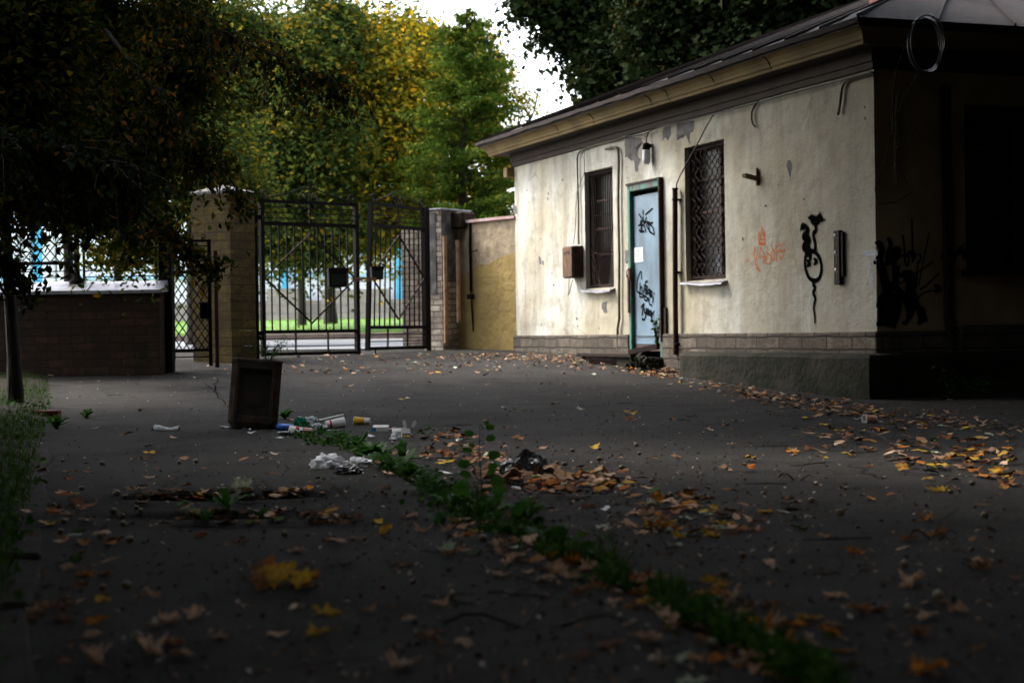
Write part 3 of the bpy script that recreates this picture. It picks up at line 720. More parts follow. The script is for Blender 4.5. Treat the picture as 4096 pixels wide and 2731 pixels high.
for pts, w_ in (([(965, 265), (1005, 278), (1036, 315), (1030, 350), (995, 380), (992, 415), (1048, 428), (1052, 465), (1005, 490), (988, 525), (1000, 548), (1052, 545), (1055, 580)], 34),
                ([(1130, 195), (1130, 240), (1142, 305), (1132, 335), (1110, 350), (1113, 400), (1128, 470), (1133, 520), (1130, 590)], 24),
                ([(1093, 155), (1105, 190), (1130, 195), (1165, 190), (1192, 158)], 44),
                ([(1045, 590), (1010, 650), (1005, 740), (1020, 830), (1055, 910), (1115, 948), (1170, 930), (1200, 870), (1210, 790), (1198, 700), (1165, 630), (1120, 585), (1070, 580), (1035, 600)], 22),
                ([(1030, 585), (1062, 600)], 46), ([(1058, 718), (1058, 738)], 32), ([(1142, 690), (1143, 712)], 30), ([(1128, 735), (1132, 748)], 8),
                ([(1112, 945), (1112, 1000), (1130, 1045), (1108, 1100), (1135, 1170), (1122, 1235), (1114, 1300), (1126, 1380), (1130, 1450)], 26)):
    S.add(pts, w_*W*1.2, cg, pf, taper=.6 if pts[-1][1] > 1400 else 0)
gf = S.build('graffiti', MT['spray'], house); gf['label'] = 'black sprayed face with antennae and a wavy tail'
S = Strokes()
for pts in ([(430, 490), (424, 400), (428, 335), (448, 410), (468, 278), (480, 400), (494, 330), (500, 420), (500, 490)], [(428, 470), (470, 478), (500, 465)], [(430, 488), (465, 500), (500, 488)], [(428, 455), (450, 420), (470, 440), (498, 430)]): S.add(pts, 12*W, cg, pf)
gf = S.build('graffiti', MT['orange'], house); gf['label'] = 'small orange sprayed crown above the scrawled letters'
S = Strokes()
for pts in (
            [(372, 525), (355, 640)], [(372, 525), (374, 640), (381, 745)], [(410, 555), (400, 650), (381, 745)], [(425, 648), (505, 648)], [(450, 540), (435, 620)], [(455, 530), (475, 585), (508, 655), (478, 720)],
            [(527, 530), (530, 630), (508, 715)], [(508, 715), (545, 738), (580, 650), (530, 600)], [(600, 570), (580, 620), (592, 690), (622, 680), (637, 620), (620, 575), (600, 560)], [(580, 500), (600, 560)],
            [(680, 490), (645, 530), (652, 600), (648, 695)], [(645, 595), (690, 572)], [(750, 480), (708, 505), (700, 585), (748, 560)], [(745, 570), (728, 640), (705, 690), (698, 640)], [(275, 705), (300, 690)], [(400, 790), (420, 805)], [(395, 740), (400, 770), (440, 830)]):
    S.add(pts, 10*W, cg, pf)
gf = S.build('graffiti', MT['orange'], house); gf['label'] = 'thin orange scrawled letters below the crown'
S = Strokes()
for pts in ([(1810, 600), (1815, 620)], [(1815, 740), (1818, 850), (1805, 920)], [(1880, 690), (1890, 740)], [(1750, 610), (1900, 590)], [(1860, 880), (1840, 1000)]): S.add(pts, 26*W, cg, pf)
gf = S.build('graffiti', MT['whitespray'], house); gf['label'] = 'faint pale blue paint smears near the wall corner'
S = Strokes(); WD = .0047*.75
for pts in ([(252, 340), (275, 375)], [(288, 308), (291, 345)], [(310, 345), (340, 318), (368, 293)], [(275, 395), (263, 430), (286, 442)], [(248, 440), (290, 435)], [(268, 400), (275, 450), (280, 498), (255, 480)], [(288, 368), (296, 420), (312, 492)],
            [(292, 370), (275, 430), (268, 490)], [(318, 372), (302, 418), (330, 408), (345, 492)], [(345, 410), (320, 440), (352, 500)], [(372, 415), (345, 428), (372, 455), (385, 515), (355, 500)], [(298, 490), (265, 498)],):
    S.add(pts, 9*WD, cd, pd)
S.build('marker_writing', MT['marker'], door); S = Strokes()
for pts, w_ in (([(276, 905), (274, 850), (262, 848), (243, 900), (234, 960), (236, 1012), (262, 1030), (292, 1045), (330, 1075)], 8), ([(262, 945), (262, 1022)], 8), ([(262, 990), (276, 972), (281, 1018)], 8), ([(298, 978), (294, 1025)], 8), ([(298, 955), (300, 960)], 8),
                ([(327, 930), (312, 928), (308, 965), (310, 1020), (316, 1040)], 8), ([(312, 965), (328, 975), (312, 1000), (330, 1015), (312, 1035)], 8), ([(345, 995), (326, 1010), (326, 1035), (342, 1025), (346, 1000), (346, 1050)], 8),
                ([(352, 1000), (352, 1062)], 8), ([(354, 1010), (368, 1018), (354, 1035), (370, 1050), (354, 1062)], 8), ([(378, 1065), (372, 1108)], 8), ([(386, 1030), (387, 1036)], 8),
                ([(258, 1035), (262, 1060), (285, 1062), (300, 1048), (302, 1085), (322, 1092), (338, 1070), (342, 1110), (350, 1130), (364, 1132)], 8),
                ([(272, 1152), (296, 1122), (288, 1165), (281, 1215)], 10), ([(303, 1165), (303, 1200), (318, 1200), (320, 1165)], 10), ([(320, 1165), (312, 1225), (300, 1258), (283, 1256)], 10), ([(322, 1200), (340, 1188), (334, 1172), (323, 1190), (330, 1215), (343, 1210)], 10),
                ([(356, 1185), (342, 1195), (345, 1220), (357, 1205), (357, 1185), (360, 1228)], 10), ([(362, 1190), (366, 1225), (362, 1256)], 10), ([(364, 1205), (376, 1208)], 10)):
    if pts[0] == (272, 1152): S.build('marker_writing', MT['marker'], door); S = Strokes()
    S.add(pts, w_*WD*1.2, cd, pd)
S.build('marker_writing', MT['marker'], door)
S = Strokes()
for pts, w_ in (([(210, 380), (240, 470), (220, 560)], 60), ([(215, 620), (270, 740), (320, 850), (360, 875), (400, 850), (430, 790), (460, 660)], 14), ([(460, 660), (445, 780), (450, 885), (500, 870), (560, 840)], 14), ([(330, 330), (350, 420), (310, 520), (310, 640), (350, 600), (380, 480)], 40), ([(400, 480), (450, 470), (390, 600), (400, 700), (410, 850)], 60),
                ([(500, 290), (515, 400), (535, 640), (570, 650), (570, 560), (500, 540), (400, 590)], 22), ([(615, 90), (620, 300), (625, 620)], 18), ([(600, 500), (640, 540)], 60), ([(710, 520), (730, 570), (690, 640), (680, 760), (670, 930)], 18), ([(835, 250), (790, 460), (740, 700), (700, 920)], 12),
                ([(880, 615), (740, 715), (600, 780)], 14), ([(955, 765), (800, 910), (720, 960)], 16), ([(980, 970), (820, 990), (720, 1040), (670, 1130)], 14), ([(560, 770), (600, 860), (600, 1000), (640, 1150)], 110), ([(340, 940), (400, 930), (470, 1010), (540, 1100), (590, 1250)], 70), ([(220, 640), (270, 850), (330, 1050), (380, 1300)], 90), ([(240, 1080), (420, 1130), (360, 1370)], 110), ([(250, 1200), (250, 1360)], 90),
                ([(640, 1150), (600, 1290), (530, 1390)], 40), ([(720, 1210), (750, 1330)], 90), ([(670, 1140), (740, 1240)], 14), ([(1000, 550), (1150, 530), (1240, 470), (1280, 545)], 50), ([(1150, 640), (1180, 510), (1265, 395)], 16), ([(940, 930), (945, 960)], 60)):
    S.add(pts, w_*W*.62, ce, pe)
gf = S.build('graffiti', MT['spray'], house); gf['label'] = 'tangled black sprayed tag on the shaded end wall'
# ================================================================== fixtures on the guard house
def hw(x, y, z): return HL + EX*x + EY*y + Vector((0, 0, z))     # house -> world
def fixture(name, label, cat, x, y, z, group=None):
    return thing(name, label, cat, hw(x, y, z), HRZ, group)
def fpath(L_, off=-.03):     # zoom-3 pixels to facade local points
    return [(lambda q: Vector((q[0], off, q[1])))(lf(1900+x/1.568, 500+y/1.568, off)) for x, y in L_]
def run(name, label, cat, pts, r, mat, m2=None, clips=0):
    o = pts[0]; t = MB(); t.tube([p-o for p in pts], r, 8)
    L_ = 0
    if clips:
        for i in range(1, len(pts)-1):
            p = pts[i]-o; t.box((p.x-r*1.8, p.y-.0*r, p.z-.012), (p.x+r*1.8, .03+0*p.y+(-o.y-.03), p.z+.012))
    ob = t.build(name, mat); ob.matrix_world = Matrix.Translation(hw(*o)) @ Matrix.Rotation(HRZ, 4, 'Z'); tag(ob, label, cat); return ob
# junction box
bx1, _ = lf(2335, 1050, -.0); bzt = lf(2335, 983)[1]; bzb = lf(2335, 1110)[1]
jb = fixture('junction_box', 'rusty electrical junction box on the wall left of the narrow window', 'electrical box', bx1-.36, 0, bzb)
g = MB(); g.box((0, -.16, 0), (.36, -.003, bzt-bzb), 0, .006); g.build('case', m_rust('box_dark_side', (.07, .04, .03), (.03, .02, .018)), jb)
g = MB(); g.box((.012, -.178, .012), (.348, -.162, bzt-bzb-.012), 0, .005)
for x_, z_ in ((.09, .33), (.17, .34), (.24, .33)): g.box((x_, -.182, z_), (x_+.03, -.1785, z_+.035), 1)
g.build('lid', [MT['rustb'], MT['dark']], jb)
g = MB(); g.tube([(.06, -.1, 0), (.05, -.1, -.1), (.02, -.09, -.2), (-.06, -.07, -.24), (.0, -.07, -.2), (.12, -.1, -.12), (.2, -.1, -.02)], .005, 5); g.build('loose_wire', MT['cable'], jb)
jb2 = run('conduit', 'thin conduit rising from the junction box and bending along the cornice', 'pipe', fpath([(652, 750), (650, 680), (650, 560), (645, 380), (641, 210), (648, 178), (668, 160), (720, 138), (800, 115), (900, 90), (945, 70)]), .013, MT['pipe'])
run('cable', 'slack thin wire hanging down the wall to the junction box', 'cable', fpath([(618, 748), (628, 660), (634, 560), (632, 530), (640, 420), (686, 300), (686, 230), (684, 110)]), .005, MT['cable'])
run('conduit', 'ochre conduit pipe between the narrow window and the door', 'pipe', fpath([(820, 152), (850, 143), (880, 141), (897, 158), (902, 200), (898, 480), (900, 560), (905, 850), (903, 1100), (905, 1210), (894, 1280), (896, 1420)], -.035), .018, MT['pipe'])
run('cable', 'black cable sagging along under the cornice above door and windows', 'cable', fpath([(940, 72), (1000, 68), (1050, 60), (1090, 44), (1130, 25), (1180, 5), (1260, -10), (1420, -50), (1560, -85), (1700, -120), (1850, -160), (2050, -215), (2250, -265), (2490, -330)], -.06), .009, MT['cable'])
z4p = lambda L_, off=-.03: [(lambda q: Vector((q[0], off, q[1])))(lf(2600+x/1.568, y/1.568, off)) for x, y in L_]
run('cable', 'straight black cable slanting across the wall beside the grille window', 'cable', z4p([(165, 1180), (168, 1150), (185, 1110), (222, 1040), (250, 990), (300, 900), (350, 800), (410, 700)], -.06), .008, MT['cable'])
run('cable', 'short black cable loop curling down from the cornice', 'cable', z4p([(680, 635), (655, 665), (638, 705), (637, 750), (645, 780), (660, 795)], -.03), .011, MT['cable'])
run('conduit', 'short bent brown pipe end below the cornice by the corner', 'pipe', z4p([(1180, 722), (1190, 660), (1198, 590), (1208, 540), (1225, 515), (1260, 500), (1330, 480), (1405, 462)], -.03), .015, MT['pipe'])
# drainpipe stub
dp = fpath([(1255, 402), (1255, 700), (1256, 1000), (1258, 1250), (1259, 1440)], -.06); o = dp[0]
t = fixture('drainpipe', 'dark red iron downpipe between the door and the grille window', 'pipe', *o)
g = MB(); g.tube([p-o for p in dp], .033, 12); g.lathe([(.034, -.005), (.04, -.005), (.04, .012), (.026, .012)], 12, 0, (0, 0, 0)); g.build('pipe', m_rust('red_brown_pipe', (.055, .018, .014), (.03, .012, .010), (.12, .06, .04)), t)
g = MB()
for k, zz in enumerate((-.13, -1.02, -1.9)): g.lathe([(.036, -.012), (.041, -.012), (.041, .012), (.036, .012)], 12, 0, (0, 0, zz)); g.box((-.09 if k == 1 else -.05, .0, zz-.008), (.05, .055, zz+.008))
g.build('clamp', MT['iron'], t)
# wall lamp
p = fpath([(1075, 150)], -.07)[0]; t = fixture('wall_lamp', 'bare bulkhead wall lamp with frosted glass above the door', 'lamp', *p)
g = MB(); g.lathe([(0, .075), (.03, .075), (.048, .055), (.05, 0), (.046, -.012), (0, -.012)], 14); g.box((-.02, .0, .02), (.02, .066, .06)); g.tube([(0, 0, .07), (.01, 0, .12), (-.01, .02, .17), (.02, .03, .22)], .008, 6); g.tube([(-.03, 0, .1), (-.07, .01, .13), (-.06, .02, .17), (-.02, .03, .16)], .003, 5); g.build('socket', MT['iron'], t)
g = MB(); g.lathe([(.044, -.008), (.052, -.04), (.053, -.14), (.048, -.17), (.03, -.195), (0, -.2)], 16); g.build('glass', MT['lampglass'], t)
# grey plate left of the door
p0 = lf(2503, 1050); p1 = lf(2517, 1000); g = MB(); g.box((0, -.012, 0), (max(.08, p1[0]-p0[0]), -.001, p1[1]-p0[1]), 0, .003)
o = g.build('wall_plate', MT['greyplaster']); o.matrix_world = Matrix.Translation(hw(p0[0], 0, p0[1])) @ Matrix.Rotation(HRZ, 4, 'Z'); tag(o, 'small grey metal plate on the wall left of the door', 'plate')
# twin pipe stub
p = lf(3033, 715); t = fixture('bracket', 'yellow twin-tube bracket jutting from the wall above the orange scrawl', 'bracket', p[0], 0, p[1])
g = MB()
for dx in (-.0, .05): g.lathe([(.0, 0), (.024, 0), (.024, .17), (.017, .17), (.017, .02), (0, .02)], 10, 0, (dx-.03, -.01, .0), Matrix.Rotation(R(78), 4, 'X'))
g.build('tube', simple('ochre_paint', (.20, .13, .05), (.10, .07, .04)), t)
g = MB(); g.box((-.035, -.012, -.08), (.04, -.001, .10), 0, .004); g.box((.0, -.035, -.07), (.03, -.012, .12), 0, .004); g.build('plate', MT['rustb'], t)
# fuse panel
pa = lf(3353, 1139); pb = lf(3378, 920); H_ = pb[1]-pa[1]; Wd = .105
t = fixture('fuse_panel', 'narrow vertical black panel with three round white markers near the corner', 'panel', pa[0]+.0, 0, pa[1])
g = MB(); g.box((.0, -.05, 0), (Wd, -.001, H_), 0, .004); g.box((Wd+.001, -.035, .08), (Wd+.045, -.001, H_-.02), 0, .003); g.build('panel', m_rust('panel_brown', (.03, .017, .013), (.012, .009, .008), (.09, .05, .03)), t)
for k, zz in enumerate((.915, .60, .28)):
    g = MB(); g.lathe([(0, 0), (.016, 0), (.016, .004), (0, .005)], 14, 0, (.035, -.051, H_*zz), Matrix.Rotation(R(90), 4, 'X')); g.build('disc', MT['white'], t)
g = MB()
for zz in (.86, .55, .23): g.bar((.02, -.0515, H_*zz), (.085, -.0515, H_*zz+.003), .0015, .004); g.bar((.055, -.0515, H_*zz-.005), (.058, -.0515, H_*zz-.09), .0015, .003)
g.build('scratch_mark', simple('pale_scratch', (.3, .24, .2)), t)
# end wall pipes and cable coil
def ept(px, py, xo=.05): y, z = le(px, py, HLEN+xo); return Vector((HLEN+xo, y, z))
def erun(name, label, cat, pts, r, mat): return run(name, label, cat, pts, r, mat)
t0_ = ept(3777, 560); 
erun('conduit', 'thick brown pipe running down the shaded end wall', 'pipe', [ept(3772, 345, .05), ept(3775, 600, .05), ept(3783, 900, .05), ept(3788, 1290, .05), ept(3805, 1350, .06), ept(3818, 1400, .2)], .03, MT['brown'])
erun('conduit', 'thin brown pipe beside the thick one on the end wall', 'pipe', [ept(3797, 345, .04), ept(3800, 600, .04), ept(3806, 900, .04), ept(3812, 1290, .04), ept(3820, 1360, .06)], .014, MT['brown'])
erun('conduit', 'pale hanging pipe end beneath the cable coil at the corner', 'pipe', [ept(3601, 357, .10), ept(3590, 400, .09), ept(3583, 446, .08), ept(3582, 574, .08), ept(3585, 733, .08)], .022, simple('pale_pipe', (.24, .19, .12), (.16, .12, .08), 7))
pc = w2l(at(3694, 185, 15.7)); t = thing('cable_coil', 'large coil of black cable hanging from the roof edge at the corner', 'cable coil', hw(*pc), HRZ)
g = MB(); pts = []
for k in range(150):
    a = k/24*2*math.pi; r_ = .215+.010*math.sin(k*.31)+.004*(k//24)
    pts.append((.02*math.sin(k*.11)+.012*(k//24), r_*.80*math.cos(a)-.0, r_*1.12*math.sin(a)))
g.tube(pts, .0085, 6); g.build('coil', simple('glossy_black_cable', (.03, .03, .032), (.05, .05, .055), 4, .25, 0, .6), t)
g = MB()
g.tube([(0, -.17, .05), (-.05, -.26, -.2), (-.1, -.27, -.45), (-.15, -.24, -.65), (-.2, -.22, -.8)], .008, 5); g.tube([(0, -.05, -.22), (-.1, -.1, -.4), (-.2, -.16, -.6), (-.25, -.2, -.72)], .005, 5)
g.tube([(-.2, -.16, -.7), (-.3, -.08, -.85), (-.32, -.13, -1.0), (-.3, -.02, -1.2), (-.3, .06, -1.32), (-.3, -.12, -1.42), (-.3, -.32, -1.44), (-.3, -.35, -1.3), (-.28, -.24, -1.05), (-.27, -.2, -.8)], .005, 5)
g.build('loose_end', MT['cable'], t)
# broken step boards before the door
def board(a, b, w_, h_, label, mat=None):
    g = MB(); A_ = Vector(a); B__ = Vector(b); mid = (A_+B__)/2; g.bar(A_-mid, B__-mid, w_, h_); o = g.build('plank', mat or MT['rust']); o.location = mid; tag(o, label, 'plank'); return o
def gz(px, py, dz): p = gp(px, py); p.z += dz; return p
zb_ = lambda x, y: (2300+x/3.36, 1250+y/3.36)
st = thing('door_step', 'broken concrete doorstep with rotten boards before the blue door', 'step', hw((d0+d1)/2-.2, -.02, G(*hw(5, -.3, 0)[:2])), HRZ)
gl = st.location.z; g = MB()
g.box((-1.1, -.38, -.4), (.75, -.0, dzb-gl-.07), 0, .03); g.build('slab', MT['concrete'], st)
g = MB(); g.box((-1.13, -.42, dzb-gl-.068), (.62, -.34, dzb-gl-.02), 0, .006); g.build('edging', MT['rust'], st)
g = MB()
for k in range(26):
    a = rnd.uniform(0, 6.28); s_ = rnd.uniform(.03, .085); c = Vector((.7+rnd.uniform(-.2, .4), -.3+rnd.uniform(-.2, .1), rnd.uniform(-.02, .12)))
    V = [c+Vector((rnd.uniform(-1, 1), rnd.uniform(-1, 1), rnd.uniform(-.7, .7)))*s_ for _ in range(8)]
    bm = bmesh.new(); [bm.verts.new(v) for v in V]; bmesh.ops.convex_hull(bm, input=bm.verts); bm.verts.index_update()
    g.add([v.co.copy() for v in bm.verts], [tuple(v.index for v in f.verts) for f in bm.faces]); bm.free()
g.build('rubble', MT['concrete'], st)
board(gz(*zb_(200, 690), .04), gz(*zb_(810, 725), .05), .05, .07, 'long rotten brown board lying on the leaves before the doorstep')
board(gz(*zb_(800, 720), .07), gz(*zb_(1060, 640), .22), .04, .06, 'slanting brown board joining the step to the loose boards')
board(hw((d0+d1)/2+.42, -.45, dzb+.0), hw((d0+d1)/2+1.0, -.33, dzb+.07), .05, .06, 'short dark board propped up between door and footing')

# ================================================================== boundary wall, pillars
GU = Vector((.55, .83, 0)).normalized(); GN = Vector((.83, -.55, 0)).normalized()    # along the gate line, across it
GRZ = math.atan2(GN.y, GN.x)      # local x = GN, local y = GU
def pillar(name, label, corner, w_, d_, z0, z1, mat, cap, capmat, bump=True):
    # corner is the near corner; extends -w along x (GN) and +d along y (GU)
    t = thing(name, label, 'pillar', (corner.x, corner.y, z0), GRZ); H = z1-z0
    g = MB(); n = 12
    for k in range(n):
        a = -.2+(H+.2)*k/n; b = -.2+(H+.2)*(k+1)/n; j = .006
        g.box((-w_-rnd.uniform(0, j), rnd.uniform(-j, j), a), (rnd.uniform(0, j), d_+rnd.uniform(0, j), b-.002))
    g.build('shaft', mat, t)
    g = MB()
    if cap == 'pyramid':
        e = .035; g.box((-w_-e*.4, -e*.4, H), (e*.4, d_+e*.4, H+.04)); a, b, c, d = (-w_-e*.4, -e*.4, H+.04), (e*.4, -e*.4, H+.04), (e*.4, d_+e*.4, H+.04), (-w_-e*.4, d_+e*.4, H+.04)
        g.add([a, b, c, d, (-w_*.5, d_*.5, H+.15)], [(0, 1, 4), (1, 2, 4), (2, 3, 4), (3, 0, 4)])
    else:
        g.box((-w_-.05, -.05, H), (.05, d_+.35, H+.02)); 
    g.build('cap', capmat, t); return t
pillar('gate_pillar', 'stout ochre brick gate pillar with a pyramid cap left of the gate', Vector((-3.85, 23.3, 0)), .72, .5, .38, 2.70, MT['oldbrick'], 'pyramid', MT['greyplaster'])
pr = pillar('gate_pillar', 'blackened peeling brick gate pillar with a flat tin cap right of the gate', Vector((-1.10, 27.0, 0)), .36, .43, .45, 2.70, MT['whitebrick'], 'flat', MT['tin'])
g = MB(); g.box((-.36-.012, -.014, .9), (-.1, -.0075, 2.2), 0, .002); g.box((.0075, -.01, 1.1), (.014, .43, 2.24), 0, .002); g.box((-.373, -.012, 1.5), (-.3665, .3, 2.24)); g.build('render_patch', simple('soot_render', (.13, .12, .115), (.055, .05, .048), 4, .9, lo=.4, hi=.55), pr)
g = MB(); g.box((-.10, .25, 1.95), (.25, .62, 2.22), 0, .03); g.build('lintel', MT['darkbrick'], pr)
p = at(1612, 1380, 27.7); g = MB(); g.box((0, 0, -.3), (.42, .45, 1.92)); o = g.build('brick_pier', MT['whitebrick']); o.location = (p.x, p.y, .5); o.rotation_euler = (0, 0, R(-8)); tag(o, 'pale flaking brick pier seen through the right gate leaf', 'pier')
# yellow boundary wall
WA = Vector((-.89, 27.40, 0)); WB = Vector((.10, 26.18, 0)); wd = (WB-WA); wl = wd.length; wrz = math.atan2(wd.y, wd.x)
m = N('ochre_boundary'); sep = m.n('ShaderNodeSeparateXYZ'); m.l(m.tc.outputs['Object'], sep.inputs[0])
a1 = m.n('ShaderNodeMath', operation='MULTIPLY_ADD'); m.l(sep.outputs[0], a1.inputs[0]); a1.inputs[1].default_value = -.23; m.l(sep.outputs[2], a1.inputs[2])
a2 = m.n('ShaderNodeMath', operation='MULTIPLY_ADD'); m.l(m.noise(2.5, 7), a2.inputs[0]); a2.inputs[1].default_value = .38; m.l(a1.outputs[0], a2.inputs[2])
yel = m.ramp(m.noise(2, 6), [(.35, (.33, .235, .085)), (.65, (.25, .175, .07))]); bare = m.ramp(m.noise(5, 7), [(.35, (.37, .29, .19)), (.65, (.24, .185, .125))])
col = m.mix(m.ramp(a2.outputs[0], [(.0, 0), (1.0, 1)], 'CONSTANT') if False else m.ramp(a2.outputs[0], [(.0, 0), (.995, 0), (1.0, 1)]), yel, bare)
a3 = m.n('ShaderNodeMath', operation='MULTIPLY'); 
m.pbr(col, .9, 0, .15, m.bump(m.noise(7, 7), .8, .04)); ywm = m.mat
yw = thing('boundary_wall', 'yellow rendered boundary wall with bare upper patch and red coping', 'wall', (WA.x, WA.y, .85), wrz)
g = MB(); g.box((-.12, 0, -.8), (wl-.004, .34, 1.63)); g.build('wall', ywm, yw)
g = MB(); n = 9
for k in range(n):
    a = .12+(wl-.14)*k/n; b = .12+(wl-.14)*(k+1)/n; z_ = 1.66+.01*noise.noise((k, 0, 0)); g.box((a, -.045, z_-.025), (b+.0, .38, z_+.02))
g.build('coping', simple('faded_red_tin', (.34, .16, .14), (.42, .36, .36), 3, .5, .3), yw)
g = MB(); g.tube([(.42, -.02, 1.64), (.42, -.03, 1.3), (.43, -.03, .9), (.425, -.03, .55)], .022, 7); g.tube([(.425, -.03, .55), (.44, -.02, .2), (.45, -.01, -.1)], .012, 6); g.box((.35, -.06, .42), (.5, -.01, .5), 0, .01); g.tube([(.44, -.02, 1.17), (.6, -.02, 1.19)], .008, 5)
o = g.build('drain_spout', MT['iron']); o.matrix_world = Matrix.Translation((WA.x, WA.y, .85)) @ Matrix.Rotation(wrz, 4, 'Z'); tag(o, 'thin black downpipe on the yellow boundary wall', 'pipe')
for px, y0p, y1p, lab, r_ in ((1779, 945, 1372, 'tall ochre steel pole leaning on the dark gate pillar', .036), (1829, 962, 1290, 'shorter ochre steel pole beside the yellow wall', .03)):
    a = at(px+6, y1p, 26.85); b = at(px, y0p, 26.95); g = MB(); m_ = (a+b)/2; g.tube([a-m_, Vector((0.004, 0, 0)), b-m_], r_, 8); o = g.build('steel_pole', simple('ochre_pole', (.30, .19, .10), (.17, .09, .05), 7)); o.location = m_; tag(o, lab, 'pole')

# ================================================================== gate leaves
def scroll(g, x, z, r_, sg=1, y=0, turns=1.25, rad=.011):
    pts = []
    for k in range(16):
        t = k/15; a = -math.pi/2+sg*t*turns*2*math.pi; q = r_*(1-.55*t); pts.append((x+q*math.cos(a), y, z+r_+q*math.sin(a)))
    g.tube(pts, rad, 6)
def gate_leaf(name, label, a, b, H, z0, n, rails_top, post=True, skew=0, flip=False):
    d = Vector((b.x-a.x, b.y-a.y, 0)); W_ = d.length; t = thing(name, label, 'gate', (a.x, a.y, z0), math.atan2(d.y, d.x))
    X = lambda x, z: x+skew*(1-x/W_)*(H-z)/H
    fr_ = MB(); s = .03
    def bar(x0, z0_, x1, z1_, w_=.03, h_=.03, m=fr_, y=0): m.bar((X(x0, z0_), y, z0_), (X(x1, z1_), y, z1_), w_, h_)
    bar(s, 0, s, H, .06, .06); bar(W_-s*1.2, 0, W_-s*1.2, H, .075, .06)
    zt2 = H*.845; zl = H*.155
    for z_, h_ in ((H-.03, .05), (zt2, .055), (zl, .05), (.03, .05)): bar(.05, z_, W_-.06, z_, .04, h_)
    fr_.build('frame', MT['iron'], t)
    g = MB()
    for k in range(1, 4): bar(.05, zt2+(H-.03-zt2)*k/4, W_-.06, zt2+(H-.03-zt2)*k/4, .018, .016, g)
    bar(W_*.5, zt2, W_*.5, H, .022, .022, g); g.build('top_rails', MT['rust'], t); g = MB()
    for k in range(1, 3): bar(.05, .03+(zl-.03)*k/3-.0, W_-.06, .03+(zl-.03)*k/3, .016, .016, g)
    for k in (.34, .67): bar(W_*k, .03, W_*k, zl, .022, .022, g)
    g.build('bottom_rails', MT['rust'], t)
    for k in range(1, n):
        g = MB(); x = .05+(W_-.11)*k/n; bar(x, zl, x, zt2, .018, .018, g); g.build('bar', MT['iron'], t)
    g = MB(); mz = (zl+zt2)/2; top = zt2-.13; bot = zl+.12
    for p, q in (((.05, mz), (W_*.5, top)), ((W_*.5, top), (W_-.07, mz)), ((W_-.07, mz), (W_*.5, bot)), ((W_*.5, bot), (.05, mz))): bar(p[0], p[1], q[0], q[1], .02, .022, g, -.02)
    g.build('diamond_brace', MT['rust'], t)
    g = MB()
    for x, sg in ((.09, 1), (W_*.5-.1, -1), (W_*.5+.1, 1), (W_-.1, -1)): scroll(g, X(x, H), H, .065, sg)
    g.tube([(X(.16, H), 0, H+.02), (X(W_*.3, H), 0, H+.10), (X(W_*.47, H), 0, H+.20)], .011, 6); g.tube([(X(W_*.53, H), 0, H+.20), (X(W_*.7, H), 0, H+.10), (X(W_-.16, H), 0, H+.02)], .011, 6)
    g.tube([(X(W_*.5, H), 0, H), (X(W_*.5, H), 0, H+.27)], [.014, .004], 6)
    g.build('scrollwork', MT['iron'], t)
    return t
def xy(px, Y): p = at(px, 1350, Y); return Vector((p.x, p.y, 0))
gl1 = gate_leaf('gate_leaf', 'left leaf of the black iron double gate, standing nearly shut', xy(1046, 24.0), xy(1438, 25.05), 2.23, .44, 12, 4)
gl2 = gate_leaf('gate_leaf', 'right leaf of the black iron double gate, sagging ajar', xy(1487, 25.3), xy(1706, 26.7), 2.22, .49, 11, 4, skew=-.15)
g = MB(); g.box((0, -.02, 0), (.02, .0, .0)) if False else None
g = MB(); g.tube([(0, 0, 0), (0, 0, -.2)], .012, 6); o = g.build('drop_bolt', MT['iron'], gl2); o.location = (.045, -.03, .03)
pp = xy(1024, 23.95); g = MB(); g.box((-.045, -.045, -.3), (.045, .045, 2.15), 0, .006)
for zz in (.25, .32, 1.95): g.box((.045, -.03, zz), (.12, .03, zz+.06))
o = g.build('gate_post', MT['iron']); o.location = (pp.x, pp.y, .42); tag(o, 'black steel hinge post beside the ochre pillar', 'post')
pp = xy(1716, 26.75); g = MB(); g.box((-.035, -.035, -.3), (.035, .035, 2.28), 0, .006); o = g.build('gate_post', MT['rust']); o.location = (pp.x, pp.y, .46); tag(o, 'rusty steel hinge post beside the blackened pillar', 'post')
# lock boxes and chain
def lockbox(px0, px1, py0, py1, Y, lab, ry=0):
    a = at(px0, py1, Y); b = at(px1, py0, Y); w_ = b.x-a.x; h_ = b.z-a.z
    t = thing('metal_box', lab, 'metal box', (a.x, a.y, a.z), R(20)); g = MB(); g.box((0, 0, 0), (w_, .14, h_), 0, .008); g.box((-.01, -.012, h_*.78), (w_+.01, -.001, h_+.01), 0, .003); g.build('case', MT['iron'], t)
    g = MB(); g.box((w_*.1, -.008, h_*.1), (w_*.9, -.001, h_*.7)); g.build('front_plate', simple('green_grey_tin', (.022, .028, .025), (.012, .015, .014), 6, .8, spec=.1), t); return t
lockbox(1317, 1390, 1072, 1148, 24.5, 'dented green-grey tin box hung inside the left gate leaf')
lockbox(1489, 1535, 1066, 1118, 25.1, 'small dark box on the right gate leaf')
A_ = at(1408, 1117, 24.75); B__ = at(1505, 1118, 25.1); mid = (A_+B__)/2
g = MB(); n = 16
for k in range(n):
    t_ = (k+.5)/n; c = A_.lerp(B__, t_)-mid; c.z -= .03*math.sin(math.pi*t_); M_ = Matrix.Rotation(math.atan2(B__.y-A_.y, B__.x-A_.x), 4, 'Z') @ Matrix.Rotation(R(90)*(k % 2), 4, 'X')
    pts = [c + (M_ @ Vector((.017*math.cos(a), .010*math.sin(a), 0))) for a in [q*math.pi/4 for q in range(9)]]
    g.tube(pts, .0045, 5, caps=False)
g.bar(A_-mid+Vector((0, 0, .012)), B__-mid+Vector((0, 0, .012)), .022, .03)
